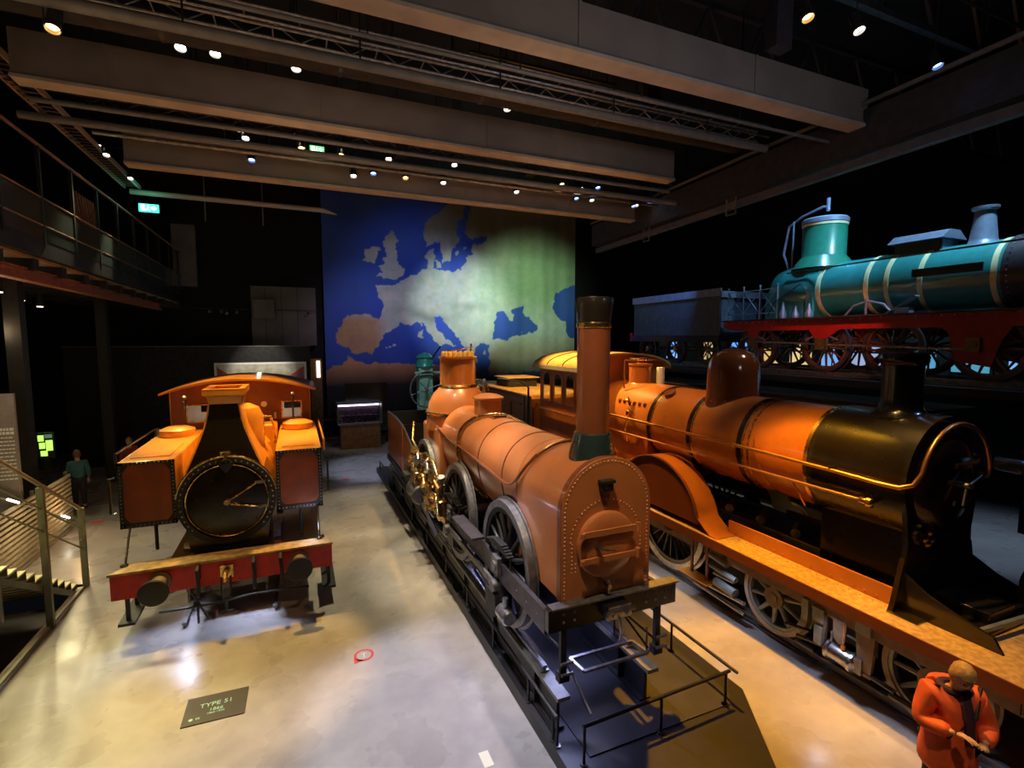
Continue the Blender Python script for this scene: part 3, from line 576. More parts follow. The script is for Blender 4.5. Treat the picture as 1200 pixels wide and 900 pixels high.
# cab
cz0, ce, ct = 1.74, 3.74, 4.04; y0 = 13.8
def roof_z(u): return ce + (ct - ce) * (1 - u * u)
cb = MB()
ws = ((-1.0, 1), (1.0, 1))
def wall_with_windows(mb, y, th, W, zb):
    # strips between window openings, arched top
    cuts = [-W, -1.18, -.72, .86, 1.3, W]
    for i, (a, b_) in enumerate(zip(cuts, cuts[1:])):
        win = i in (1, 3)
        n = 6
        for k in range(n):
            u0, u1 = a + (b_ - a) * k / n, a + (b_ - a) * (k + 1) / n
            zt0, zt1 = roof_z(u0 / 1.62), roof_z(u1 / 1.62)
            spans = [(zb, 3.06), (3.46, None)] if win else [(zb, None)]
            for zl, zh in spans:
                mb.prism([(T + u0, zl), (T + u1, zl), (T + u1, zh or zt1), (T + u0, zh or zt0)], 'y', y, y + th)
wall_with_windows(cb, y0, .04, 1.5, cz0); cab = cb.build('cab', tank_panel, tk, 'dark red-brown cab front with two square windows', smooth=False)
cb = MB(); wall_with_windows(cb, 15.6, .04, 1.5, cz0); cb.build('cab_back', mat('window_bright_cream', (.6, .55, .45), .5, noise=.1), tk, smooth=False)  # cream back wall made up to brighten the cab windows
for s_ in (-1, 1):
    MB().box(T + s_ * 1.5 - .02, T + s_ * 1.5 + .02, y0, 15.64, cz0 - .5, 2.9).box(T + s_ * 1.5 - .02, T + s_ * 1.5 + .02, y0, y0 + .12, 2.9, ce + .04).box(T + s_ * 1.5 - .02, T + s_ * 1.5 + .02, 15.5, 15.64, 2.9, ce + .04).build('cab_side', tank_orange, tk, smooth=False)
rf = [(T + u * 1.66, roof_z(u)) for u in [-1 + i / 14 for i in range(29)]]
MB().prism(rf + [(x, z + .05) for x, z in rf[::-1]], 'y', y0 - .35, 15.9).build('cab_roof', tank_orange, tk)
for a, b_ in ((-1.18, -.72), (.86, 1.3)):
    f = MB().box(T + a, T + b_, y0 - .02, y0, 3.04, 3.07).box(T + a, T + b_, y0 - .02, y0, 3.45, 3.48).box(T + a - .02, T + a + .01, y0 - .02, y0, 3.04, 3.48).box(T + b_ - .01, T + b_ + .02, y0 - .02, y0, 3.04, 3.48).build('window_frame', brass, tk, smooth=False)
    MB().box(T + a, T + b_, y0 + .01, y0 + .02, 3.06, 3.46).build('pane', glass, f, smooth=False)
MB().lathe([(0, 0), (.07, .0), (.07, .03), (0, .05)], (T + .45, y0 - .0, 3.42), (0, -1, 0), 18).cyl((T + .7, y0 - .05, 3.05), (T + .7, y0 - .05, 3.2), .03).build('gauge', white_paint, tk)
MB().box(T - 1.3, T + 1.3, 15.64, 16.6, 1.3, 2.9).build('bunker', tank_orange, tk, bevel=.02)
MB().box(T - .75, T + .75, 13.2, 13.78, 1.7, 3.0).build('firebox', tank_orange, tk, bevel=.05)
MB().box(T - .32, T + .32, 13.45, 13.78, 2.95, 3.15).build('safety_valve_box', tank_orange, tk, bevel=.03)

# ================================================================== CENTRE ENGINE on plinth
P = 3.46
struct('plinth', MB().prism([(2.64, 4.0), (2.64, 19.2), (5.5, 19.2), (5.5, 4.75), (4.2, 2.7), (2.64, 2.7)], 'z', 0, .2), plat_black)
struct('plinth_top', MB().prism([(2.95, 4.6), (2.95, 18.9), (5.25, 18.9), (5.25, 4.75), (5.1, 4.6)], 'z', .2, .215), plat_grey)
for x, lab in ((P - .66, 'left support girder under the tall-chimneyed locomotive'), (P + .66, 'right support girder under the tall-chimneyed locomotive')):
    g = thing('support_girder', lab, 'girder', (x, 5.1, .2))
    MB().box(x - .085, x + .085, 4.95, 17, .69, .74).build('top_flange', girder_mat, g, smooth=False); MB().box(x - .02, x + .02, 5.1, 17, .24, .69).box(x - .085, x + .085, 5.1, 17, .2, .24).build('web', plat_black, g, smooth=False)  # web's black colour stands in for the shaded gap under the flange
    MB().box(x - .03, x + .03, 5.45, 17, .79, .83).box(x - .012, x + .012, 5.45, 17, .76, .79).box(x - .06, x + .06, 5.45, 17, .74, .76).build('rail', dull_steel, g, smooth=False)
    for y in np.arange(5.6, 17, 1.5): MB().box(x - .08, x + .08, y, y + .02, .24, .69).build('stiffener', plat_black, g, smooth=False)
pw = thing('historic_locomotive', 'chocolate-orange locomotive with a very tall black-topped chimney on a dark plinth', 'locomotive', (P, 5.1, .85))
def arch(hw, zb, zc, n=28, bot=None): return [(P + hw, zb)] + arc(P, zc, hw, 0, PI, n) + [(P - hw, zb)]
MB().prism(arch(.635, 1.86, 2.925), 'y', 5.13, 6.4).build('smokebox', choc, pw)
fp = MB().prism(arch(.65, 1.85, 2.925, 36), 'y', 5.08, 5.13).build('front_plate', choc, pw, bevel=.006)
MB().prism(arch(.655, 1.86, 2.925, 36) + [(P - .635, 1.86)] + arc(P, 2.925, .635, PI, 0, 36) + [(P + .635, 1.86)], 'y', 5.085, 5.17).build('edge_angle', choc_dark, fp)
rv = MB()
for x in (-.6, .6): rivet_row(rv, (P + x, 5.08, 1.9), (P + x, 5.08, 2.9), 21, (0, -1, 0), .0125)
for x, z in arc(P, 2.925, .6, .05, PI - .05, 34): rv.rivet((x, 5.08, z), (0, -1, 0), .0125)
for x in (-.5, .5): rivet_row(rv, (P + x, 5.08, 2.2), (P + x, 5.08, 2.55), 8, (0, -1, 0), .012)
for x, z in arc(P - .02, 2.55, .5, .05, PI - .05, 28): rv.rivet((x, 5.08, z), (0, -1, 0), .012)
for x in (-.45, .45): rivet_row(rv, (P + x, 5.08, 2.2), (P + x, 5.08, 2.3), 3, (0, -1, 0), .012)
rv.build('rivets', mat('pale_rivet_paint', (.75, .36, .2), .3, noise=.1), fp, stuff=True)  # rivets paler than the plate
D = P - .03
dr = MB().lathe([(0, .1), (.25, .095), (.36, .085), (.385, .07), (.40, .065), (.415, .05), (.415, 0)], (D, 5.08, 2.5), (0, -1, 0), 48).build('smokebox_door', choc, pw)
for z in (2.69, 2.36):
    MB().beam((D - .42, 4.96, z), (D + .42, 4.96, z), .03, .07).cyl((D + .40, 4.95, z - .06), (D + .40, 4.95, z + .06), .03).cyl((D - .40, 4.95, z - .03), (D - .40, 4.95, z + .03), .03).build('hinge_strap', choc, dr)
MB().cyl((D - .17, 4.98, 2.52), (D - .17, 4.86, 2.52), .03).cyl((D - .17, 4.87, 2.52), (D + .02, 4.87, 2.47), .012).build('door_handle', steel, dr)
MB().box(D - .12, D + .08, 4.98, 5.08, 3.27, 3.31).box(D - .10, D + .06, 5.0, 5.08, 3.17, 3.27).box(D - .08, D - .02, 4.99, 5.02, 3.2, 3.3).build('lamp_bracket', black_matt, pw, bevel=.004)
MB().cyl((D, 5.06, 1.98), (D, 4.96, 1.98), .03).cyl((D, 4.98, 1.9), (D, 4.98, 2.06), .012).build('door_latch', steel, pw)
# barrel
bar = [(P + .64 * math.cos(a), 2.92 + (.64 if math.sin(a) > 0 else .9) * math.sin(a)) for a in [2 * PI * i / 56 for i in range(56)]]
bo = MB().prism(bar, 'y', 6.4, 10.5).build('boiler', choc, pw)
def band(y, wd, r, m, nm='boiler_band'):
    ring = [(P + r * math.cos(a), 2.92 + (r if math.sin(a) > 0 else r + .26) * math.sin(a)) for a in [2 * PI * i / 64 for i in range(64)]]
    v = [(x, y - wd / 2, z) for x, z in ring] + [(x, y + wd / 2, z) for x, z in ring] + [(P + (x - P) * .97, y + wd / 2, 2.92 + (z - 2.92) * .97) for x, z in ring] + [(P + (x - P) * .97, y - wd / 2, 2.92 + (z - 2.92) * .97) for x, z in ring]
    mb = MB().add(v, [(j * 64 + i, j * 64 + (i + 1) % 64, ((j + 1) % 4) * 64 + (i + 1) % 64, ((j + 1) % 4) * 64 + i) for j in range(4) for i in range(64)])
    return mb.build(nm, m, pw)
band(6.42, .012, .645, choc); band(7.0, .03, .647, choc); band(8.1, .03, .647, choc)
band(6.97, .008, .652, choc_dark); band(8.07, .008, .652, choc_dark)
def surf(y, deg, r=.675):
    a = math.radians(deg); return (P + r * math.cos(a), y, 2.92 + (r if math.sin(a) > 0 else r + .26) * math.sin(a))
def smooth_pts(keys, n=6):
    out = []
    for i in range(len(keys) - 1):
        p = [keys[max(i - 1, 0)], keys[i], keys[i + 1], keys[min(i + 2, len(keys) - 1)]]
        for k in range(n):
            t = k / n
            out.append(tuple(0.5 * ((2 * p[1][j]) + (-p[0][j] + p[2][j]) * t + (2 * p[0][j] - 5 * p[1][j] + 4 * p[2][j] - p[3][j]) * t * t + (-p[0][j] + 3 * p[1][j] - 3 * p[2][j] + p[3][j]) * t ** 3) for j in range(len(p[0]))))
    return out + [tuple(keys[-1])]
wv = smooth_pts([(10.8, 165), (9.9, 172), (9.0, 175), (7.9, 178), (7.2, 181), (6.7, 182), (6.42, 174), (6.26, 158), (6.12, 130), (6.08, 105), (6.06, 90), (6.08, 75), (6.12, 50)])
MB().tube([surf(y, a) for y, a in wv], .022, 8).build('side_pipe', choc_dark, pw, 'dark pipe waving along the boiler side')
MB().tube([surf(y - .03, a, .70) for y, a in wv[46:]], .012, 8).build('pipe_lining', brass, pw)
bp = smooth_pts([(8.75, 80), (8.85, 100), (9.1, 123), (9.23, 147), (9.18, 172), (9.1, 195), (8.8, 215), (8.4, 235)])
MB().tube([surf(y, a, .68) for y, a in bp], .028, 10).build('feed_pipe', brass, pw, 'bright brass pipe curving down from the dome')
MB().tube([surf(y - .09, a, .665) for y, a in bp], .016, 8).build('feed_pipe', copper, pw)
MB().tube([surf(y, a, .68) for y, a in smooth_pts([(8.9, 75), (8.7, 55), (8.3, 40), (8.1, 20)])], .022, 8).build('feed_pipe', brass, pw)
# dome, chimney
MB().lathe([(.36, -.05), (.34, .03), (.275, .07), (.27, .36), (.31, .38), (.31, .41), (.2, .46), (0, .49)], (P, 9.28, 3.47), (0, 0, 1), 40).build('steam_dome', choc, pw)
MB().box(P - .16, P + .16, 8.55, 8.75, 3.53, 3.56).box(P - .12, P + .12, 8.6, 8.7, 3.56, 3.6).build('flange', choc_dark, pw)
MB().cyl((P + .02, 9.55, 3.8), (P + .02, 9.55, 4.12), .03).lathe([(.05, 0), (.05, .08), (.02, .12)], (P + .02, 9.55, 4.1), (0, 0, 1), 16).build('whistle', steel, pw)
ck = MB().lathe([(.208, .25), (.208, 1.62)], (P, 5.45, 3.55), (0, 0, 1), 40).build('chimney', choc_dark, pw, 'very tall polished brown chimney')
MB().lathe([(.31, -.12), (.30, .0), (.25, .2), (.235, .27), (.208, .28)], (P, 5.45, 3.55), (0, 0, 1), 40).build('chimney_base', mat('green_black_paint', (0.02, 0.035, 0.035), .25, coat=.6, noise=.2), ck)
MB().lathe([(.208, 1.6), (.22, 1.61), (.22, 1.66), (.208, 1.67)], (P, 5.45, 3.55), (0, 0, 1), 40).build('chimney_band', brass, ck)
cc = MB(); n = 24; v = []
for j, (z, r) in enumerate(((5.2, .208), (5.24, .214), (5.42, .228), (5.5, .236), (5.53, .226), (5.4, .2))):
    for k in range(n):
        rr = r * (1 + (.045 if (j >= 2 and k % 2) else 0)); v.append((P + rr * math.cos(2 * PI * k / n), 5.45 + rr * math.sin(2 * PI * k / n), z))
cc.add(v, [(j * n + k, j * n + (k + 1) % n, (j + 1) * n + (k + 1) % n, (j + 1) * n + k) for j in range(5) for k in range(n)]); cc.build('chimney_crown', black_gloss, ck)

# firebox with haystack dome
MB().box(P - .66, P + .66, 10.5, 12.1, 1.75, 3.05).build('firebox', choc, pw, bevel=.06)
MB().lathe([(.74, -.05), (.735, .3), (.72, .36), (.68, .55), (.58, .75), (.46, .88), (.42, .92)], (P, 11.3, 3.0), (0, 0, 1), 48).build('haystack_dome', choc, pw)
MB().lathe([(.755, .30), (.76, .34), (.745, .37)], (P, 11.3, 3.0), (0, 0, 1), 48).build('moulding', brass, pw)
MB().lathe([(.43, .88), (.44, .92), (.425, .97), (.415, 1.0), (.415, 1.56), (.45, 1.58), (.45, 1.62), (.38, 1.62)], (P, 11.3, 3.0), (0, 0, 1), 48).build('dome_cylinder', amber_paint, pw)
MB().lathe([(.44, .92), (.45, .95), (.43, .98)], (P, 11.3, 3.0), (0, 0, 1), 48).build('dome_ring', brass, pw)
cr = MB()
for k in range(18):
    a = 2 * PI * k / 18; cr.lathe([(.0, 0), (.05, .01), (.04, .1), (0, .13)], (P + .34 * math.cos(a), 11.3 + .34 * math.sin(a), 4.62), (0, 0, 1), 8)
cr.build('crown', mat('gold_paint', (.85, .55, .12), .35, metal=.3, noise=.1), pw, 'gold scalloped crown on the dome')
MB().cyl((P + .28, 11.2, 4.6), (P + .30, 11.2, 4.92), .02).cyl((P - .3, 11.4, 4.72), (P + .34, 11.2, 4.84), .014).build('valve_lever', brass, pw)
MB().tube([(4.15 + .3 * math.cos(a), 11.9, 3.72 + .3 * math.sin(a)) for a in [PI * i / 12 for i in range(13)]], .02).lathe([(.2, 0), (.2, .15), (.14, .26), (0, .3)], (4.15, 11.9, 3.6), (0, 0, 1), 24).cyl((4.15, 11.9, 3.0), (4.15, 11.9, 3.6), .08).build('safety_valve', brass, pw)
# frames and headstock
for s_ in (-1, 1):
    X = P + s_ * .825
    f = MB().box(X - .03, X + .03, 5.1, 13.2, 1.50, 1.80)
    f.build('side_frame', frame_steel, pw, smooth=False)
    for y in (6.6, 9.0, 11.5):
        MB().prism([(y - .16, 1.1), (y - .12, 1.5), (y + .12, 1.5), (y + .16, 1.1)], 'x', X - .05, X + .05).build('horn_guide', frame_steel, pw, smooth=False)
        MB().box(X - .09, X + .09, y - .12, y + .12, 1.6, 1.86).cyl((X - .11, y, 1.72), (X + .11, y, 1.72), .075).build('axle_box', dull_steel, pw)
        mb = MB()
        for k in range(5): mb.box(X - .05, X + .05, y - .42 + k * .06, y + .42 - k * .06, 1.98 + k * .02, 1.995 + k * .02)
        mb.cyl((X, y, 1.85), (X, y, 2.0), .03).cyl((X, y - .4, 1.75), (X, y - .4, 2.0), .015).cyl((X, y + .4, 1.75), (X, y + .4, 2.0), .015)
        mb.build('leaf_spring', black_matt, pw)
    rv = MB(); rivet_row(rv, (X + s_ * .03, 5.3, 1.65), (X + s_ * .03, 13, 1.65), 26, (s_, 0, 0), .016); rv.build('frame_bolts', dull_steel, pw, stuff=True)
hsd = MB().box(2.60, 4.48, 4.98, 5.08, 1.56, 1.84).build('headstock', brown_black, pw, 'black front headstock beam with bolt heads', bevel=.006)
MB().box(2.64, 4.50, 4.95, 5.1, 1.84, 1.86).build('headstock_edge', dull_steel, hsd, smooth=False)
rv = MB()
for x in (2.8, 2.95, 4.0, 4.15, 4.3): rv.rivet((x, 4.98, 1.66), (0, -1, 0), .02); rv.rivet((x, 4.98, 1.76), (0, -1, 0), .02)
rv.build('headstock_bolts', dull_steel, hsd, stuff=True)
MB().box(3.35, 3.68, 4.86, 4.98, 1.62, 1.78).cyl((3.4, 4.9, 1.7), (3.4, 4.78, 1.7), .03).cyl((3.6, 4.9, 1.7), (3.6, 4.78, 1.7), .03).cyl((3.3, 4.84, 1.72), (3.72, 4.84, 1.72), .022).tube([(3.5, 4.85, 1.65), (3.5, 4.8, 1.5), (3.5, 4.83, 1.36)], .018).build('coupling', steel, pw)
for X in (2.82, 4.22):
    MB().box(X - .04, X + .04, 5.0, 5.06, 1.02, 1.56).box(X - .07, X + .07, 4.98, 5.08, .9, 1.02).build('guard_iron', black_matt, pw, bevel=.004)
    for z in (1.16, 1.02): MB().cyl((X - .06, 4.95, z), (X + .1, 4.95, z), .018).build('guard_bolt', dull_steel, pw)
MB().cyl((3.62, 4.9, 1.6), (3.98, 4.9, 1.10), .014).cyl((3.66, 4.9, 1.6), (4.22, 5.0, 1.06), .014).cyl((3.5, 4.95, 1.55), (3.5, 4.95, 1.35), .014).build('stay_rod', black_matt, pw)
MB().beam((3.05, 4.92, 1.02), (4.0, 4.92, 1.02), .04, .03).beam((3.05, 5.25, .98), (4.0, 5.25, .98), .04, .03).beam((4.0, 4.92, 1.02), (4.0, 5.25, .98), .04, .03).beam((3.05, 4.92, 1.02), (3.05, 5.25, .98), .04, .03).cyl((4.0, 4.95, 1.0), (4.0, 4.95, 1.35), .014).build('front_tray', dull_steel, pw)
MB().tube([(2.92, 6.3, 1.0), (3.0, 5.9, .98), (3.1, 5.6, .9), (3.15, 5.1, .55), (3.15, 4.9, .45)], .018).build('drain_pipe', dull_steel, pw)
for y in (7.6, 10.1): MB().box(P - .5, P + .5, y, y + .06, 1.4, 1.8).build('cross_stay', frame_steel, pw)
MB().cyl((P - .5, 6.0, 1.2), (P + .5, 6.0, 1.2), .05).build('cross_shaft', frame_steel, pw)
wp = wheel_meshes(0.90, 14, 0.12, dull_steel, black_matt, frame_steel)
put_wheels(pw, wp, (6.6, 9.0, 11.6), (P - .705, P + .705), 1.75)
# cylinders and valve motion (left and right)
for s_ in (-1, 1):
    X = P + s_ * .96
    MB().lathe([(0, 0), (.2, 0), (.23, .03), (.23, .06), (.17, .08), (.17, .62), (.23, .64), (.23, .68), (.2, .7), (0, .7)], (X, 11.0, 1.5), (0, 1, 0), 28).build('cylinder', dull_steel, pw)
    MB().box(X - .14, X + .14, 11.1, 11.6, 1.7, 2.0).build('valve_chest', brass, pw, bevel=.02)
    for y, z, L, r in ((10.7, 1.5, .35, .028), (10.0, 1.5, 1.1, .022)):
        MB().cyl((X, y, z), (X, y + L, z), r).build('piston_rod', steel, pw)
    MB().beam((X, 9.0, 1.55), (X, 10.9, 1.5), .045, .11).build('connecting_rod', brass, pw)
    MB().beam((X - s_ * .06, 6.6, 1.42), (X - s_ * .06, 9.0, 1.42), .04, .1).cyl((X - s_ * .12, 6.6, 1.42), (X, 6.6, 1.42), .09).cyl((X - s_ * .12, 9.0, 1.42), (X + s_ * .04, 9.0, 1.42), .1).build('coupling_rod', dull_steel, pw)
    MB().lathe([(.0, 0), (.12, 0), (.12, .1), (0, .1)], (X, 10.35, 1.5), (0, 1, 0), 16).box(X - .08, X + .08, 10.3, 10.5, 1.36, 1.64).build('crosshead', brass, pw)
    for z in (1.36, 1.66): MB().box(X - .03, X + .03, 9.9, 11.0, z - .015, z + .015).build('slide_bar', steel, pw)
    rng = random.Random(5)
    for k in range(34):
        y = 9.3 + rng.random() * 3.0; z = 1.75 + rng.random() * .75 - max(0, 10.2 - y) * .35; x = X + s_ * (rng.random() * .22 - .14)
        L = .12 + rng.random() * .3; dy, dz = (rng.random() - .3) * L, (rng.random() - .5) * L; r_ = .025 + rng.random() * .03; e_ = Vector((x + .02, y + dy + .1, z + dz)); d_ = (e_ - Vector((x, y, z))).normalized()
        MB().lathe([(0, -.03), (r_ * 1.7, -.03), (r_ * 1.8, .03), (r_, .04), (r_, (e_ - Vector((x, y, z))).length), (r_ * 1.5, (e_ - Vector((x, y, z))).length + .01), (r_ * 1.5, (e_ - Vector((x, y, z))).length + .05), (0, (e_ - Vector((x, y, z))).length + .06)], (x, y, z), d_, 12).build('valve_gear_link' if k % 3 == 0 else 'pipe_union', steel if k % 3 == 0 else brass, pw)
    MB().tube([(X, 9.6, 2.3), (X, 9.9, 2.5), (X, 10.6, 2.55), (X, 11.2, 2.4), (X, 11.9, 2.6), (X - s_ * .1, 12.2, 3.0)], .03).tube([(X + .03, 10.1, 1.9), (X + .03, 10.5, 2.2), (X + .03, 11.3, 2.2), (X + .03, 11.6, 2.0)], .026).tube([(X, 9.5, 1.45), (X, 9.35, 1.7), (X, 9.5, 2.05), (X, 9.9, 2.15)], .045).build('steam_pipe', brass, pw)
    MB().lathe([(.09, 0), (.12, .03), (.12, .3), (.09, .33)], (X, 9.25, 1.55), (0, .35, 1), 18).build('eccentric_pot', brass, pw)
    MB().prism([(9.6, 1.12), (11.3, 1.5), (11.3, 1.34), (9.8, .98)], 'x', X - .015, X + .015).build('gear_plate', mat('violet_blue_paint', (.06, .07, .28), .35, noise=.2), pw, 'violet-blue plate below the valve gear')
    # front pump cylinder
    MB().lathe([(0, 0), (.09, 0), (.11, .02), (.11, .28), (.09, .3), (0, .3)], (P + s_ * .86, 6.15, 1.12), (0, 1, 0), 22).cyl((P + s_ * .86, 6.3, 1.24), (P + s_ * .86, 6.3, 1.36), .045).build('feed_pump', steel, pw)
    MB().box(P + s_ * .86 - .08, P + s_ * .86 + .08, 6.5, 6.9, .98, 1.3).cyl((P + s_ * .86, 6.9, 1.12), (P + s_ * .86, 7.6, 1.2), .03).build('pump_body', black_matt, pw)
    MB().box(X - .1, X + .12, 7.2, 8.3, 1.88, 1.92).build('step_plate', frame_steel, pw)
MB().box(P - .74, P + .74, 12.1, 13.2, 1.45, 1.5).build('footplate', plat_grey, pw)
# tender
td = thing('tender', 'small open tender with orange curved side panels behind the tall-chimneyed locomotive', 'tender', (P, 13.3, .85))
for s_ in (-1, 1):
    X = P + s_ * .92
    pr = [(13.36, 1.5), (15.6, 1.5), (15.6, 2.78), (14.3, 2.78), (13.36, 2.70)]
    sp = MB().prism(pr, 'x', X - .02, X + .02).build('side_panel', choc, td, smooth=False)
    MB().tube([(X, y, z) for y, z in ((13.36, 2.72), (14.3, 2.81), (15.6, 2.81))], .025).build('side_trim', steel, sp)
    cs = MB().prism([(12.2, 2.35), (12.25, 2.02), (12.5, 1.8), (13.26, 1.75), (13.26, 2.69), (12.5, 2.45)], 'x', X - .02, X + .02).build('cab_side_sheet', choc, pw, smooth=False)
    MB().tube([(X, y, z) for y, z in ((12.2, 2.38), (12.5, 2.48), (13.26, 2.71))], .025).build('side_trim', steel, cs)
    MB().box(X - .12, X + .03, 12.4, 12.9, 1.5, 1.62).build('step', dull_steel, pw)
MB().box(P - .9, P + .9, 15.55, 15.62, 1.5, 2.8).box(P - .9, P + .9, 13.36, 15.6, 1.45, 1.52).box(P - .85, P + .85, 14.2, 14.25, 1.5, 2.6).build('tender_body', black_matt, td, smooth=False)
MB().box(P - .95, P + .95, 13.36, 15.8, 1.3, 1.46).build('tender_frame', frame_steel, td, smooth=False)
put_wheels(td, wheel_meshes(0.5, 10, 0.12, dull_steel, black_matt, frame_steel), (13.8, 15.2), (P - .6, P + .6), 1.35)
# low guard rail around the plinth
def barrier(label, pts, h, z0, posts, loc):
    t = thing('guard_rail', label, 'railing', loc)
    MB().tube([(x, y, z0 + h) for x, y in pts], .022, 8).build('top_rail', rail_black, t)
    for x, y in posts:
        MB().cyl((x, y, z0), (x, y, z0 + h), .018, n=8).cyl((x, y, z0), (x, y, z0 + .015), .05, n=10).build('post', rail_black, t)
    return t
barrier('low black guard rail down the left side of the plinth', [(2.68, 4.9), (2.68, 18.6)], .36, .2, [(2.68, y) for y in (4.9, 5.0, 5.7, 7.0, 8.3, 9.7, 11.3, 13.0, 14.8, 16.6, 18.6)], (2.72, 4.9, .2))
barrier('low black guard rail across the front of the plinth', [(2.82, 4.55), (5.1, 4.62)], .46, .2, [(2.84, 4.55), (3.95, 4.58), (5.04, 4.62)], (2.82, 4.6, .2))
barrier('low black guard rail down the right side of the plinth', [(5.16, 4.55), (5.16, 12)], .46, .2, [(5.16, 5.8), (5.16, 7.5), (5.16, 9.2), (5.16, 11)], (5.16, 4.6, .2))

# ================================================================== RIGHT ENGINE
Rx = 8.0
track('floor rails under the big chocolate locomotive at right', Rx, 1.2, 21, 0.15)
rg = thing('express_locomotive', 'large amber-brown express locomotive with black smokebox, domed boiler and chequered running plate', 'locomotive', (Rx, 2, .15))
BZ = 3.1
MB().lathe([(.83, 0), (.83, 3.95)], (Rx, 5.1, BZ), (0, 1, 0), 72).build('boiler', amber_paint, rg)
MB().lathe([(.845, 0), (.845, 2.2)], (Rx, 9.05, BZ), (0, 1, 0), 72).box(Rx - .8, Rx + .8, 9.05, 11.2, 1.5, 3.0).build('firebox', amber_paint, rg)
def rband(y, wd, r, m): MB().lathe([(r - .03, -wd / 2), (r, -wd / 2), (r, wd / 2), (r - .03, wd / 2)], (Rx, y, BZ), (0, 1, 0), 72).build('boiler_band', m, rg)
for y in (9.0, 7.76, 6.5): rband(y, .10, .84, black_gloss); rband(y - .09, .025, .842, brass)
rband(6.30, .03, .842, brass); rband(5.16, .10, .845, black_gloss); rband(5.22, .06, .856, brass)
# smokebox with straight skirts
sk = [(Rx + .88 * math.cos(a), BZ + .88 * math.sin(a)) for a in [math.radians(-25 + i * 230 / 48) for i in range(49)]] + [(Rx - .74, 2.35), (Rx - .80, 1.45), (Rx + .80, 1.45), (Rx + .74, 2.35)]
MB().lathe([(.88, 0), (.88, 1.24)], (Rx, 3.86, BZ), (0, 1, 0), 72).box(Rx - .55, Rx + .55, 3.86, 5.1, 1.45, 2.6).build('smokebox', brown_black, rg, 'glossy black-brown smokebox')
MB().prism(sk, 'y', 3.80, 3.86).build('front_ring', black_gloss, rg)
MB().lathe([(0, .16), (.3, .14), (.55, .08), (.68, .02), (.70, 0)], (Rx, 3.8, BZ), (0, -1, 0), 56).build('smokebox_door', black_gloss, rg)
MB().cyl((Rx, 3.66, BZ), (Rx, 3.5, BZ), .04).cyl((Rx, 3.54, BZ), (Rx + .25, 3.52, BZ + .12), .014).cyl((Rx, 3.56, BZ), (Rx - .1, 3.54, BZ - .25), .014).build('door_handle', dull_steel, rg)
for z in (2.85, 3.35): MB().beam((Rx - .1, 3.64, z), (Rx + .74, 3.74, z), .03, .06).build('hinge_strap', black_gloss, rg)
MB().lathe([(0, 0), (.05, .01), (.06, .05), (0, .09)], (Rx - .48, 3.78, 2.40), (0, -1, 0), 14).lathe([(0, 0), (.05, .01), (.06, .05), (0, .09)], (Rx - .38, 3.78, 2.48), (0, -1, 0), 14).lathe([(0, 0), (.05, .01), (.06, .05), (0, .09)], (Rx - .42, 3.78, 2.32), (0, -1, 0), 14).lathe([(0, 0), (.045, .01), (.05, .05), (0, .08)], (Rx - .33, 3.78, 2.36), (0, -1, 0), 14).build('drain_taps', brass, rg, 'cluster of brass taps on the smokebox front')
lm = MB().lathe([(.0, 0), (.09, .02), (.1, .3), (.07, .34), (0, .35)], (Rx + .98, 3.7, 3.28), (0, -1, 0), 20).build('side_lamp', steel, rg)
MB().lathe([(.1, .33), (.13, .34), (.13, .38), (.1, .38)], (Rx + .98, 3.7, 3.28), (0, -1, 0), 20).build('lamp_rim', dull_steel, lm)
# chimney and dome
MB().lathe([(.42, -.12), (.40, 0), (.31, .05), (.265, .12), (.25, .25), (.25, .72), (.29, .76), (.30, .84), (.27, .9), (.23, .9)], (Rx, 4.4, 3.92), (0, 0, 1), 40).build('chimney', mat('deep_black_paint', (.008, .008, .009), .2, coat=.6, noise=.1), rg, 'glossy black capped chimney')
rv = MB()
for k in range(20):
    a = 2 * PI * k / 20; rv.rivet((Rx + .37 * math.cos(a), 4.4 + .37 * math.sin(a), 3.92 - .07 * abs(math.cos(a))), (0, 0, 1), .018)
rv.build('base_bolts', steel, rg, stuff=True)
MB().lathe([(.62, -.2), (.54, -.05), (.50, .08), (.49, .55), (.455, .75), (.37, .9), (.2, .99), (0, 1.02)], (Rx, 7.45, 3.83), (0, 0, 1), 48).build('dome', mat('glossy_brown_dome', (.14, .045, .014), .14, coat=1, noise=.1), rg, 'glossy dark brown round-topped dome')
rv = MB()
for k in range(24):
    a = 2 * PI * k / 24; rv.rivet((Rx + .56 * math.cos(a), 7.45 + .56 * math.sin(a), 3.83 - .02), (0, 0, 1), .018)
rv.build('dome_bolts', brass, rg, stuff=True)
# washout plugs
for y, dg in [(9.25 + .19 * k, 150) for k in range(6)]:
    a = math.radians(dg); d_ = Vector((math.cos(a), 0, math.sin(a))); p = Vector((Rx, y, BZ)) + d_ * .84
    MB().cyl(p, p + d_ * .03, .055, .045, 14).cyl(p + d_ * .03, p + d_ * .06, .025, n=6).build('washout_plug', choc_dark, rg)
a = math.radians(122); p = Vector((Rx + .85 * math.cos(a), 8.75, BZ + .85 * math.sin(a))); d_ = Vector((math.cos(a), 0, math.sin(a)))
MB().lathe([(.0, 0), (.13, 0), (.13, .05), (0, .07)], p, d_, 20).build('clack_cover', choc_dark, rg)
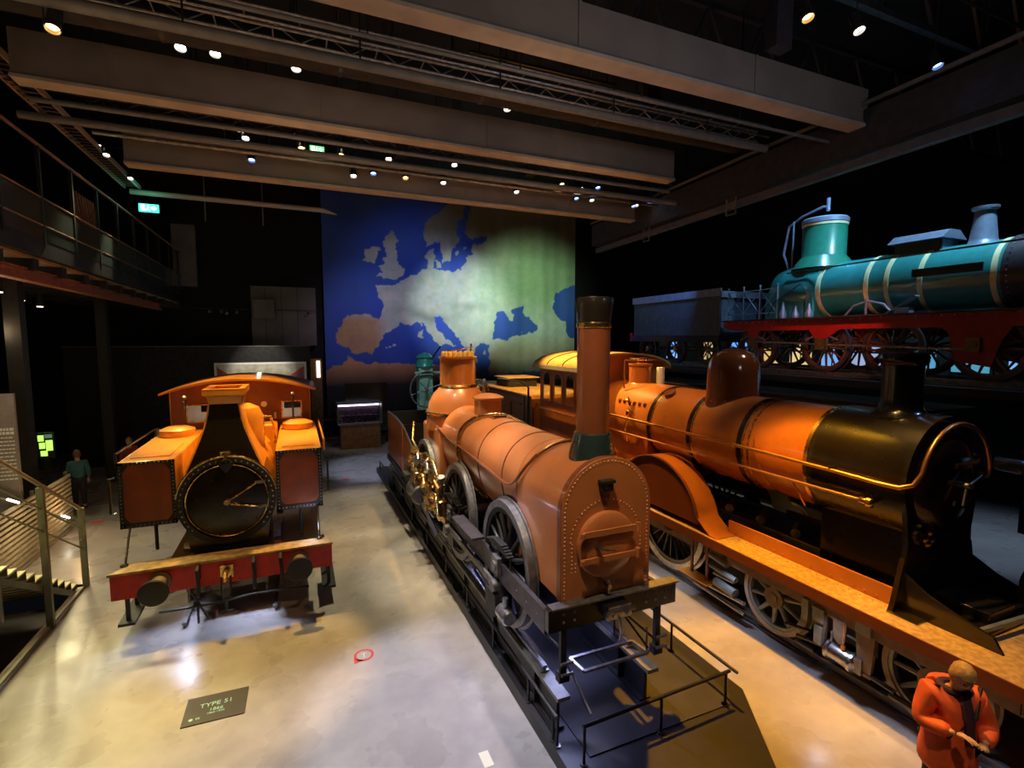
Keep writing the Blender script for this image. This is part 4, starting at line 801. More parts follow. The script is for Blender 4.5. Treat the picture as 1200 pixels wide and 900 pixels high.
# handrail running round the front
hr = [(7.06, 11.0, 3.18), (7.06, 9, 3.17), (7.06, 6, 3.15), (7.06, 4.6, 3.12), (7.06, 4.1, 3.1), (7.08, 3.85, 3.1), (7.14, 3.72, 3.16)] + [(Rx + .80 * math.cos(a), 3.68, BZ + .80 * math.sin(a)) for a in [math.radians(165 - i * 12) for i in range(14)]] + [(8.86, 3.72, 3.1), (8.94, 3.9, 3.1), (8.94, 6, 3.15), (8.94, 9, 3.17)]
MB().tube(hr, .030, 12).build('handrail', copper, rg, 'copper handrail sweeping round the smokebox front')
for y in (10.2, 8.3, 6.5, 4.75): MB().cyl((7.14, y, 3.16), (7.06, y, 3.16), .016).lathe([(0, -.045), (.045, 0), (0, .045)], (7.06, y, 3.15), (0, 1, 0), 12).build('rail_knob', brass, rg)
MB().tube([(7.1, 11, 2.80), (7.1, 8, 2.80), (7.1, 4.35, 2.80)], .022, 10).build('blower_rod', copper, rg)
MB().lathe([(.03, 0), (.05, .03), (.05, .1), (.07, .12), (.07, .18), (.04, .2), (0, .21)], (7.1, 4.35, 2.80), (0, -1, 0), 16).build('rod_end', brass, rg)
MB().tube([(7.2, 6.2, 3.3), (7.15, 6.15, 3.1), (7.16, 6.0, 2.8), (7.3, 5.95, 2.55)], .014).tube([(7.12, 5.4, 2.8), (7.17, 5.3, 2.6), (7.3, 5.28, 2.4)], .014).build('oil_pipe', copper, rg)
MB().tube([(7.18, 9.6, 3.35), (7.10, 9.7, 3.2), (7.1, 9.75, 2.9), (7.2, 9.8, 2.6)], .02).lathe([(0, -.07), (.07, 0), (0, .07)], (7.16, 9.75, 3.6), (0, 0, 1), 16).lathe([(.05, 0), (.09, .05), (.05, .1)], (7.12, 9.6, 3.3), (0, 1, 0), 16).build('injector_valve', brass, rg)
MB().beam((7.14, 11.1, 2.3), (7.14, 9.3, 2.05), .06, .06).cyl((7.1, 10, 2.2), (7.1, 10.3, 2.2), .09).cyl((7.12, 9.6, 2.1), (7.12, 9.75, 2.1), .08).build('reverser_rod', copper, rg)
# safety valves ahead of the cab
MB().lathe([(.34, -.1), (.32, .04), (.28, .08), (.28, .5), (.3, .52), (.3, .56), (0, .58)], (Rx, 10.4, 3.85), (0, 0, 1), 32).build('valve_casing', amber_paint, rg)
MB().tube([(Rx + .2 * math.cos(a) - .05, 10.4 + .2 * math.sin(a), 4.52) for a in [2 * PI * i / 20 for i in range(20)]], .035, 8, True).cyl((Rx - .05, 10.4, 4.4), (Rx - .05, 10.4, 4.54), .03).build('valve_ring', brass, rg)
MB().cyl((Rx - .55, 10.3, 3.8), (Rx - .55, 10.3, 4.5), .022).cyl((Rx - .55, 10.3, 4.5), (Rx + .4, 10.3, 4.5), .02).build('whistle_pipe', copper, rg)
MB().cyl((Rx + .35, 10.05, 3.9), (Rx + .35, 10.05, 4.32), .10).build('whistle', white_paint, rg)
# cab with arched side windows
C0, C1, Wc = 11.2, 13.4, 1.32; ez, tz = 4.22, 4.62
def rz(u): return ez + (tz - ez) * math.sqrt(max(0, 1 - u * u))
for s_ in (-1, 1):
    X = Rx + s_ * Wc; mb = MB(); th = .03
    mb.box(X - th / 2, X + th / 2, C0, C1, 1.5, 3.25); n = 3; ww = .48; gap = (C1 - C0 - n * ww) / (n + 1)
    for k in range(n + 1):
        a = C0 + k * (gap + ww); mb.box(X - th / 2, X + th / 2, a, a + gap, 3.25, 4.25)
    for k in range(n):
        a = C0 + gap + k * (gap + ww); cxx = a + ww / 2; r = ww / 2
        A = arc(cxx, 3.85, r, PI, 0, 10)
        for (y0_, z0_), (y1_, z1_) in zip(A, A[1:]): mb.prism([(y0_, z0_), (y1_, z1_), (y1_, 4.25), (y0_, 4.25)], 'x', X - th / 2, X + th / 2)
    side = mb.build('cab_side', amber_paint, rg, smooth=False)
    for k in range(n):
        a = C0 + gap + k * (gap + ww); A = arc(a + ww / 2, 3.85, ww / 2 - .01, PI, 0, 12)
        wf = MB().tube([(X - s_ * -.02, y, z) for y, z in [(a + .01, 3.27)] + A + [(a + ww - .01, 3.27)]], .018, 6, True).build('window_frame', copper, side)
        MB().prism([(a + .01, 3.26)] + A + [(a + ww - .01, 3.26)], 'x', X - .004, X + .004).build('pane', glass, wf, smooth=False)
    MB().tube([(X + s_ * .06, C0 + .1, 3.0), (X + s_ * .06, C1 - .05, 3.0)], .02).tube([(X + s_ * .06, C1 + .05, 1.6), (X + s_ * .06, C1 + .05, 3.1)], .02).tube([(X + s_ * .06, C1 + .35, 1.5), (X + s_ * .06, C1 + .3, 2.9), (X + s_ * .06, C1 + .1, 3.1)], .02).build('cab_handrail', copper, rg)
fw_ = MB()
for k in range(16):
    u0, u1 = -1 + k / 8, -1 + (k + 1) / 8
    fw_.prism([(Rx + u0 * Wc, 3.0), (Rx + u1 * Wc, 3.0), (Rx + u1 * Wc, rz(u1 * .97)), (Rx + u0 * Wc, rz(u0 * .97))], 'y', C0 - .02, C0 + .02)
fw_.box(Rx - Wc, Rx - .8, C0 - .02, C0 + .02, 1.5, 3.0).box(Rx + .8, Rx + Wc, C0 - .02, C0 + .02, 1.5, 3.0)
fw_.build('cab_front', amber_paint, rg, smooth=False)
ra = [(Rx + u * 1.45, rz(u)) for u in [math.sin(-PI / 2 + PI * i / 28) for i in range(29)]]
MB().prism(ra + [(x, z + .05) for x, z in ra[::-1]], 'y', C0 - .25, C1 + .25).build('cab_roof', mat('ochre_roof_paint', (.6, .36, .12), .45, noise=.2), rg)
MB().box(Rx - 1.47, Rx - 1.43, C0 - .26, C1 + .26, ez - .04, ez + .07).box(Rx - 1.45, Rx + 1.45, C1 + .2, C1 + .26, ez - .0, ez + .08).build('roof_gutter', mat('pale_grey_paint', (.55, .52, .5), .5, noise=.1), rg, smooth=False)
for k in (1, 2): MB().tube([(x, C0 - .25 + k * .9, z + .06) for x, z in ra], .015, 6).build('roof_batten', choc_dark, rg)
# splashers
for yc_ in (8.25, 11.05):
    for s_ in (-1, 1):
        xi, xo = Rx + s_ * .72, Rx + s_ * 1.22
        A = arc(yc_, 1.30, 1.30, math.radians(6), math.radians(174), 30)
        pl = [(y, z) for y, z in A if z >= 1.44]
        MB().prism(pl, 'x', min(xo, xo - s_ * .03), max(xo, xo - s_ * .03)).build('splasher_side', choc_dark, rg, smooth=False)
        mb = MB()
        fl = [(yc_ - 1.62, 1.46), (yc_ - 1.5, 1.48), (yc_ - 1.40, 1.58)] if s_ < 0 else []
        top = [(y, z + .0) for y, z in A[::-1] if z >= 1.7]
        path = [(yc_ - 1.72, 1.465), (yc_ - 1.56, 1.475), (yc_ - 1.42, 1.56)] + sorted([(y, z) for y, z in A if z > 1.62], key=lambda q: q[0]) + [(yc_ + 1.42, 1.56), (yc_ + 1.56, 1.475)]
        x0_, x1_ = min(xi, xo + s_ * .02), max(xi, xo + s_ * .02)
        v = []
        for y, z in path: v += [(x0_, y, z), (x1_, y, z), (x1_, y, z - .02), (x0_, y, z - .02)]
        mb.add(v, [(4 * j + i, 4 * j + (i + 1) % 4, 4 * j + 4 + (i + 1) % 4, 4 * j + 4 + i) for j in range(len(path) - 1) for i in range(4)] + [(0, 1, 2, 3)])
        mb.build('splasher_top', amber_paint, rg)
        MB().tube([(xo + s_ * .02, y, z) for y, z in path[3:-2]], .016, 6).build('splasher_bead', choc_dark, rg)
# running plate and frames
fpz = 1.45
def rp(): 
    o = []
    o += [(Rx - 1.30, 14)]; o += [(Rx - 1.30, 2.12)]
    o += [(Rx - 1.30 + .14 * (1 - math.cos(a)), 2.12 - .14 * math.sin(a)) for a in (PI / 6, PI / 3, PI / 2)]
    o += [(Rx + 1.30 - .14 * (1 - math.cos(a)), 2.12 - .14 * math.sin(a)) for a in (PI / 2, PI / 3, PI / 6)]
    o += [(Rx + 1.30, 2.12), (Rx + 1.30, 14)]
    return o
# leave the space between the frames open
pl = MB().prism([(Rx - 1.30, 13.6), (Rx - 1.30, 2.12), (Rx - 1.26, 2.02), (Rx - 1.16, 1.98), (Rx - .72, 1.98), (Rx - .72, 13.6)], 'z', fpz - .02, fpz).prism([(Rx + 1.30, 13.6), (Rx + .72, 13.6), (Rx + .72, 1.98), (Rx + 1.16, 1.98), (Rx + 1.26, 2.02), (Rx + 1.30, 2.12)], 'z', fpz - .02, fpz).box(Rx - .72, Rx + .72, 1.98, 3.86, fpz - .02, fpz - .0)
pl.build('running_plate', chequer, rg, 'amber-lit chequered running plate', smooth=False)
for s_ in (-1, 1):
    X = Rx + s_ * 1.30
    MB().box(X - .012, X + .012, 2.12, 13.6, fpz - .16, fpz + .004).build('valance', choc_dark, rg, smooth=False)  # shadow on the valance is put into its darker paint
    X = Rx + s_ * .76
    f = MB().box(X - .02, X + .02, 3.86, 6.7, fpz, fpz + .24).build('frame_top', choc, rg, 'red-brown frame plate with a row of rivets', smooth=False)
    rv = MB(); rivet_row(rv, (X + s_ * .02, 3.95, fpz + .05), (X + s_ * .02, 6.7, fpz + .05), 18, (s_, 0, 0), .018); rivet_row(rv, (Rx + s_ * .86, 3.95, fpz), (Rx + s_ * .86, 6.7, fpz), 18, (0, 0, 1), .014); rv.build('rivets', amber_paint, f, stuff=True)
    MB().box(X - .02, X + .02, 2.0, 13.6, .85, fpz - .02).build('main_frame', bogie_brown, rg, smooth=False)
    # sloping cheek ahead of the smokebox
    MB().prism([(3.84, 1.98), (3.86, fpz), (2.75, fpz), (2.85, fpz + .16), (3.2, fpz + .24), (3.5, fpz + .34)], 'x', Rx + s_ * .78 - .02, Rx + s_ * .78 + .02).build('front_cheek', black_gloss, rg, smooth=False)
    MB().prism([(Rx + s_ * .78, fpz), (Rx + s_ * .78, fpz + .7), (Rx + s_ * .95, fpz + .1), (Rx + s_ * 1.0, fpz)], 'y', 3.80, 3.86).box(min(Rx + s_ * .78, Rx + s_ * 1.0), max(Rx + s_ * .78, Rx + s_ * 1.0), 3.5, 3.86, fpz, fpz + .02).build('stay_bracket', black_gloss, rg, smooth=False)
MB().box(Rx - .74, Rx + .74, 3.0, 3.8, fpz, fpz + .06).box(Rx - .3, Rx + .3, 3.1, 3.7, fpz + .06, fpz + .2).build('cylinder_cover', black_gloss, rg, bevel=.01)
MB().beam((Rx - .7, 3.0, fpz + .14), (Rx + .74, 2.9, fpz + .14), .05, .05).beam((Rx - .7, 2.5, fpz + .1), (Rx + .74, 2.45, fpz + .1), .05, .05).build('cross_bar', blue_grey, rg)  # steel bars with the blue light on them put into the colour
MB().box(Rx - 1.25, Rx + 1.25, 1.9, 1.98, 1.1, 1.45).build('buffer_beam', choc, rg)
MB().box(Rx - .5, Rx + .5, 4.2, 13.4, .45, 1.7).build('dark_gap_block', black_matt, rg)  # black block added to darken the gap between the frames
for y in (5.6, 6.3, 7.0): MB().cyl((Rx - .45, y, 1.78), (Rx - .1, y + .2, 1.8), .08).build('motion_lever', dull_steel, rg)
# wheels
wb = wheel_meshes(0.60, 10, 0.14, tan_tyre, grey_green, bogie_brown, hubr=.17, spoke_w=.085)
put_wheels(rg, wb, (5.62, 3.35), (Rx - .80, Rx + .80), .75)
wd = wheel_meshes(1.0, 22, 0.15, steel, black_gloss, black_gloss, hubr=.2, spoke_w=.05)
put_wheels(rg, wd, (8.25, 11.05), (Rx - .74, Rx + .74), 1.15)
# bogie
for s_ in (-1, 1):
    X = Rx + s_ * .98
    bg = MB().prism([(2.75, .95), (2.95, .62), (3.75, .62), (4.0, .95), (4.1, 1.12), (4.85, 1.12), (4.95, .95), (5.15, .62), (6.1, .62), (6.3, .95), (6.2, 1.2), (2.85, 1.2)], 'x', X - .02, X + .02) if False else MB().box(X - .02, X + .02, 2.5, 6.5, .98, 1.2).prism([(4.62, 1.0), (4.66, .55), (4.78, .55), (4.86, 1.0)], 'x', X - .03, X + .03).prism([(3.96, 1.0), (4.0, .4), (4.16, .4), (4.22, 1.0)], 'x', X - .03, X + .03).prism([(4.34, 1.02), (4.36, .72), (4.44, .66), (4.52, .72), (4.54, 1.02)], 'x', X - .03, X + .03)
    bg.build('bogie_frame', bogie_brown, rg, smooth=False)
    for q in ((.07, 4.9, 5.0, .78, 1.1), (.06, 4.66, 4.84, .84, 1.05), (.06, 4.68, 4.8, .5, .78), (.08, 4.0, 4.2, 1.0, 1.16), (.07, 5.2, 6.1, 1.2, 1.26), (.07, 2.9, 3.8, 1.2, 1.26)): MB().box(X - q[0], X + q[0], *q[1:]).build('spring_bracket', grey_green, rg, bevel=.008)
    bc = MB().lathe([(0, 0), (.13, 0), (.15, .02), (.15, .05), (.125, .07), (.125, .33), (.15, .35), (.15, .39), (.1, .42), (.05, .46), (0, .46)], (X - .02 * s_, 4.62, .5), (0, -1, -.05), 28).build('brake_cylinder', steel, rg, 'bright steel brake cylinder lit from above')
    MB().tube([(X, 4.56, .62), (X, 4.56, .78), (X, 4.5, .84), (X, 4.2, .84), (X, 4.16, .7), (X, 4.16, .6)], .018).box(X - .06, X + .06, 4.1, 4.2, .4, .62).build('cylinder_bracket', dull_steel, bc)
    MB().cyl((X - .02, 4.38, .62), (X - .02, 4.38, 1.02), .013).cyl((X - .02, 4.38, .62), (X - .02, 4.38, .68), .035).build('oil_pipe', copper, bc)
    for q in ((4.16, .46, 3.7, .42, .035), (3.75, .36, 2.8, .34, .05), (4.62, .5, 5.1, .42, .03), (4.8, .34, 5.1, .34, .04), (4.9, .6, 5.3, .5, .03)): MB().cyl((X, q[0], q[1]), (X, q[2], q[3]), q[4]).build('brake_rod', black_gloss, rg)
    MB().box(X - .16, X + .1, 6.82, 7.55, .42, .46).build('step', tank_orange, rg, 'orange step board under the running plate', bevel=.008)
    MB().box(X - .02, X + .02, 6.95, 7.0, .46, 1.3).box(X - .02, X + .02, 7.35, 7.4, .46, 1.3).build('step_hanger', choc_dark, rg)
    for q in ((6.3, .5, 6.75, .55, .09), (6.1, .42, 7.4, .36, .035), (6.9, .8, 6.3, .75, .05), (6.5, .95, 6.9, 1.0, .06), (6.35, .7, 6.8, .68, .035)): MB().cyl((X, q[0], q[1]), (X, q[2], q[3]), q[4]).build('injector_pipe', grey_green if q[4] > .04 else steel, rg)
    MB().cyl((X, 7.3, .28), (X, 6.1, .22), .028).build('drain_rod', steel, rg)
# tender
tr = thing('tender', 'long orange tender with amber timber deck coupled behind the chocolate express locomotive', 'tender', (Rx, 14, .15))
tb = MB().box(Rx - 1.2, Rx + 1.2, 14.3, 21, 1.5, 3.15).build('tank_body', amber_paint, tr, bevel=.02)
for x in (-1.22, 1.22): MB().box(Rx + x - .015, Rx + x + .015, 14.3, 21, 3.1, 3.22).build('coping', choc_dark, tr, smooth=False)
dk = MB().box(Rx - 1.1, Rx + 1.1, 14.5, 20.8, 3.15, 3.20).build('deck', mat('amber_boards', (.55, .34, .12), .55, noise=.35, nscale=4), tr, smooth=False)
bd = None
for k in range(14):
    x = Rx - 1.08 + k * .155
    MB().box(x, x + .145, 14.6, 20.6, 3.20, 3.218 + .004 * (k % 3)).build('board', MATS['amber_boards'], dk, smooth=False)
MB().box(Rx - .7, Rx + .5, 17.4, 18.6, 3.2, 3.55).build('toolbox', black_matt, tr); MB().box(Rx - .78, Rx + .58, 17.3, 18.7, 3.55, 3.59).build('toolbox_lid', MATS['amber_boards'], tr, bevel=.01)
for x in (-1.26,):
    MB().tube([(Rx + x, 14.4, 1.7), (Rx + x, 14.4, 3.5), (Rx + x, 14.9, 3.62), (Rx + x, 17, 3.6)], .035).tube([(Rx + x, 14.7, 1.7), (Rx + x, 14.7, 3.2)], .022).tube([(Rx + x, 14.9, 2.9), (Rx + x, 15.8, 2.9), (Rx + x, 15.8, 1.8)], .022).tube([(Rx + x - .1, 14.0, 1.2), (Rx + x, 14.45, 2.9)], .02).tube([(Rx + x - .1, 13.7, 1.2), (Rx + x, 14.1, 2.9)], .02).build('handrail', black_gloss, tr)
MB().box(Rx - 1.25, Rx + 1.25, 14.1, 21.1, 1.3, 1.5).build('tender_frame', choc_dark, tr, smooth=False)
put_wheels(tr, wheel_meshes(.6, 12, .14, tan_tyre, choc_dark, bogie_brown), (15.3, 17.4, 19.5), (Rx - .76, Rx + .76), .75)

# ================================================================== RAISED TRACK AND GREEN ENGINE
struct('raised_deck', MB().box(12.3, 20, 2.5, 24, 3.86, 4.04), plat_black)
for y in (3.2, 6.9, 11, 15, 19): MB().box(12.5, 12.8, y, y + .3, 0, 3.86).build('column', plat_black)['kind'] = 'structure'
track('rails on the raised deck under the green locomotive', 13.8, 2.5, 22, 4.15)
G = 13.8; GZ = 6.38
gr = thing('green_locomotive', 'blue-lit green locomotive with red frame and cream bands on the raised deck', 'locomotive', (G, 5, 4.15))
MB().lathe([(.74, 0), (.74, 5.4)], (G, 4.3, GZ), (0, 1, 0), 64).build('boiler', teal, gr)
for y in (9.4, 8.16, 7.69, 6.98, 5.66): MB().lathe([(.745, -.05), (.757, -.05), (.757, .05), (.745, .05)], (G, y, GZ), (0, 1, 0), 64).build('boiler_band', cream, gr)
MB().lathe([(.80, 0), (.86, .25), (.84, .9), (.7, 1.5), (.4, 1.75), (0, 1.8)], (G, 9.45, GZ), (0, 1, 0), 48).box(G - .8, G + .8, 9.5, 11.0, 5.3, 6.4).build('firebox', teal, gr)
MB().lathe([(.80, -.25), (.64, -.02), (.58, .06), (.55, .1), (.55, 1.0)], (G, 9.82, 7.25), (0, 0, 1), 48).build('steam_dome', mat('dark_green_paint', (.02, .19, .12), .3, coat=.5, noise=.15), gr, 'tall dark green dome cylinder')
MB().lathe([(.55, .98), (.58, 1.0), (.58, 1.1), (.54, 1.14), (.4, 1.16), (0, 1.18)], (G, 9.82, 7.25), (0, 0, 1), 48).build('dome_cap', blue_grey, gr)
MB().lathe([(.555, .92), (.562, .92), (.562, .98), (.555, .98)], (G, 9.82, 7.25), (0, 0, 1), 48).build('dome_band', cream, gr)
MB().tube([(G, 10.9, 7.15), (G, 11.1, 7.6), (G, 10.95, 8.4), (G, 10.5, 8.62), (G, 9.9, 8.75), (G, 9.75, 8.72)], .035).cyl((G, 9.75, 8.6), (G, 9.75, 8.95), .05).tube([(G - .1, 10.72, 7.1), (G - .1, 10.72, 8.5)], .025).build('whistle_pipe', blue_grey, gr)
MB().box(G - .36, G + .36, 6.82, 7.76, 6.95, 7.32).build('regulator_box', black_gloss, gr, smooth=False)
MB().prism([(G - .48, 7.30), (G + .48, 7.30), (G + .2, 7.50), (G - .2, 7.50)], 'y', 6.72, 7.88).build('box_roof', blue_grey, gr, smooth=False)
MB().box(G - .3, G + .3, 6.80, 6.82, 7.0, 7.28).build('box_panel', blue_grey, gr, smooth=False)
MB().lathe([(.36, -.2), (.31, -.04), (.26, .02), (.24, .08), (.18, .6), (.175, .68), (.23, .72), (.235, .77), (.2, .77)], (G, 6.2, 7.1), (0, 0, 1), 36).build('chimney', blue_grey, gr, 'blue-lit chimney with a flared lip')
MB().lathe([(.76, 0), (.76, 1.35)], (G, 4.2, GZ + .02), (0, 1, 0), 64).build('smokebox', frame_steel, gr)
MB().lathe([(0, .1), (.6, .06), (.7, 0)], (G, 4.2, GZ), (0, -1, 0), 40).build('smokebox_door', frame_steel, gr)
rv = MB()
for k in range(40):
    a = 2 * PI * k / 40; rv.rivet((G + .765 * math.cos(a), 5.45, GZ + .02 + .765 * math.sin(a)), (math.cos(a), 0, math.sin(a)), .018); rv.rivet((G + .765 * math.cos(a), 4.3, GZ + .02 + .765 * math.sin(a)), (math.cos(a), 0, math.sin(a)), .018)
rv.build('rivets', steel, gr, stuff=True)
MB().box(G - .83, G - .80, 5.8, 7.1, 6.42, 6.6).build('name_plate', black_gloss, gr, 'long dark plate on the boiler side', smooth=False)
MB().tube([(G - .82, 4.2, 6.95), (G - .82, 8, 6.93), (G - .82, 10.3, 6.9)], .02).build('handrail', black_gloss, gr)
# red frame with horns
fr = [(4.0, 5.28), (4.0, 5.58), (12.45, 5.58), (12.45, 5.42), (12.1, 5.30), (11.5, 5.28), (11.42, 5.05), (11.15, 5.05), (11.05, 5.28), (9.45, 5.28), (9.3, 5.05), (8.95, 5.05), (8.6, 5.28), (6.4, 5.28), (6.25, 5.15), (6.1, 4.55), (5.5, 4.45), (5.35, 5.0), (5.2, 5.28)]
for s_ in (-1, 1):
    X = G + s_ * .92
    f = MB().prism(fr, 'x', X - .02, X + .02).build('frame', red, gr, 'long red outside frame', smooth=False)
    rv = MB()
    for k in range(34): rv.rivet((X + s_ * .02, 4.2 + k * .245, 5.54), (s_, 0, 0), .02)
    rv.build('rivets', steel, f, stuff=True)
    MB().box(X - .3 if s_ < 0 else X, X if s_ < 0 else X + .3, 4.0, 12.4, 5.58, 5.61).build('running_plate', frame_steel, gr, smooth=False)
    for y in (11.3, 9.1, 5.8):
        MB().box(X - .08, X + .08, y - .13, y + .13, 4.75, 5.05).cyl((X - .1, y, 4.9), (X + .1, y, 4.9), .08).build('axle_box', mat('olive_bronze', (.2, .15, .06), .4, metal=.5, noise=.2), gr)
        MB().beam((X, y - .45, 5.0), (X, y, 5.2), .03, .04).beam((X, y, 5.2), (X, y + .45, 5.0), .03, .04).build('leaf_spring', blue_grey, gr)
    MB().beam((X - .02, 5.8, 4.8), (X - .02, 11.2, 4.95), .03, .05).build('coupling_rod', dull_steel, gr)
    MB().beam((X, 6.9, 6.0), (X, 7.5, 5.62), .18, .03).box(X - .1, X + .1, 7.0, 7.3, 5.6, 5.75).build('side_step', blue_grey, gr)
    MB().tube([(X, 8.5, 5.62), (X, 8.3, 5.85), (X, 7.95, 5.95), (X, 7.6, 5.85), (X, 7.4, 5.62)], .03).cyl((X, 8.0, 5.6), (X, 8.0, 6.0), .03).build('spring_hoop', blue_grey, gr)
    for y, h_ in ((9.5, .4), (9.9, .35), (10.3, .5)): MB().lathe([(.08, 0), (.1, h_ * .3), (.05, h_ * .6), (.02, h_)], (X, y, 5.6), (0, 0, 1), 14).build('lubricator', blue_grey, gr)
    MB().tube([(X, 9.6, 5.65), (X, 9.6, 6.4), (X, 9.8, 6.55), (X, 10.6, 6.1), (X, 10.8, 5.7)], .018).build('pipework', frame_steel, gr)
    rl = MB(); ys = (12.3, 11.7, 11.1, 10.5)
    for y in ys: rl.cyl((X, y, 5.6), (X, y, 6.6), .018).lathe([(0, -.04), (.04, 0), (0, .04)], (X, y, 6.62), (0, 0, 1), 10)
    for a, b_ in zip(ys, ys[1:]): rl.cyl((X, a, 6.5), (X, b_, 5.8), .014).cyl((X, a, 5.8), (X, b_, 6.5), .014)
    rl.cyl((X, 12.3, 6.5), (X, 10.5, 6.5), .014).cyl((X, 12.3, 5.8), (X, 10.5, 5.8), .014); rl.build('footplate_railing', blue_grey, gr)
MB().box(G - .9, G + .9, 11.0, 12.4, 5.5, 5.56).build('footplate', black_matt, gr)
wg = wheel_meshes(.68, 14, .12, frame_steel, coach_brown, black_gloss, spoke_w=.07)
put_wheels(gr, wg, (11.25, 9.1, 7.45, 5.6), (G - .72, G + .72), 4.83)
gt = thing('tender', 'dark blue-lit high-sided tender on the raised deck behind the green locomotive', 'tender', (G, 12.8, 4.15))
MB().box(G - .95, G + .95, 12.6, 17.2, 5.15, 6.55).build('tank_body', mat('dark_blue_grey_paint', (.05, .07, .1), .5, noise=.3), gt, bevel=.02)
MB().box(G - 1.0, G - .95, 12.55, 17.25, 6.45, 6.7).box(G - 1.0, G + 1.0, 12.5, 12.56, 6.4, 6.6).build('coping', blue_grey, gt)
MB().box(G - .97, G + .97, 12.6, 17.3, 4.95, 5.15).build('tender_frame', black_gloss, gt); MB().box(G - .98, G + .98, 17.3, 17.4, 4.95, 5.3).build('buffer_beam', red, gt)
put_wheels(gt, wheel_meshes(.52, 10, .12, frame_steel, coach_brown, brass), (13.3, 14.9, 16.5), (G - .72, G + .72), 4.67)
# row of lit panels behind the wheels
pn = thing('backlit_screen', 'row of glowing blue and amber panes behind the green locomotive wheels', 'screen', (16.5, 12, 4.04))
MB().box(16.5, 16.6, 4.0, 20, 4.04, 5.1).build('screen_frame', black_matt, pn, smooth=False)
for k, (y0_, y1_, col, s_) in enumerate(((18.6, 19.4, (.15, .4, 1), 1.6), (16.2, 17.0, (1, .75, .3), .6), (14.6, 15.6, (.12, .35, 1), 1.2), (13.2, 13.9, (1, .7, .2), .7), (11.9, 12.8, (1, .72, .3), .8), (10.8, 11.6, (.2, .5, 1), .8), (9.6, 10.6, (.5, .6, .9), .6), (8.2, 9.3, (.1, .38, .6), .8), (7.0, 7.9, (.1, .4, .55), .7), (5.9, 6.7, (.2, .5, 1), .9), (4.6, 5.5, (1, .8, .4), .35))):
    f = MB().box(16.44, 16.5, y0_, y1_, 4.1, 4.95).build('pane_backing', black_matt, pn, smooth=False); ym = (y0_ + y1_) / 2
    for a, b_ in ((y0_ + .04, ym - .03), (ym + .03, y1_ - .04)):
        for z0_, z1_ in ((4.14, 4.58), (4.64, 4.9)): MB().box(16.42, 16.44, a, b_, z0_, z1_).build('lit_pane', emis('glow_%d' % k, col, s_), f, smooth=False)
# carriages below the raised deck
lc = thing('railway_carriage', 'red-brown and dull teal carriage half hidden below the raised deck', 'carriage', (11.9, 9, .15))
MB().box(10.95, 12.2, 5.5, 15.2, 3.0, 3.62).build('upper_body', coach_brown, lc, bevel=.02); MB().box(10.97, 12.2, 5.5, 15.2, 1.2, 3.0).build('lower_body', coach_teal, lc, bevel=.02)
MB().box(10.8, 12.25, 5.4, 15.3, 3.62, 3.7).build('roof', black_gloss, lc, bevel=.02)
for z in (3.08, 3.34, 3.54): MB().box(10.92, 10.95, 5.5, 15.2, z, z + .035).build('side_moulding', coach_brown, lc)
for k in range(8):
    y = 5.8 + k * 1.15
    f = MB().box(10.93, 10.97, y, y + .8, 2.2, 2.85).build('window_frame', coach_brown, lc, smooth=False); MB().box(10.92, 10.93, y + .06, y + .74, 2.26, 2.79).build('pane', black_gloss, f, smooth=False)
MB().box(11.1, 12.2, 5.5, 15.2, .8, 1.2).build('underframe', black_matt, lc); put_wheels(lc, wheel_meshes(.5, 10, .12, frame_steel, black_gloss, black_gloss), (6.5, 8.3, 12.6, 14.4), (11.0, 12.1), .52)
lw = thing('dark_wagon', 'dark wagon with a thin red sole bar at the right edge of the frame', 'wagon', (12.6, 3.5, .15))
MB().box(11.6, 13.2, 1.5, 4.4, 1.6, 2.9).build('body', black_gloss, lw, bevel=.02); MB().box(11.5, 11.56, 1.4, 4.4, 3.02, 3.1).build('red_rail', red, lw); MB().box(11.5, 13.2, 1.4, 4.4, 2.9, 3.02).build('sole_bar', frame_steel, lw)
MB().cyl((11.5, 4.3, 2.5), (11.5, 1.6, 2.5), .04).cyl((11.5, 4.3, 2.2), (11.5, 1.6, 2.2), .04).build('handrail', dull_steel, lw)
put_wheels(lw, wheel_meshes(.5, 10, .12, frame_steel, black_gloss, black_gloss), (2.2, 3.9), (11.9, 13.1), .65)

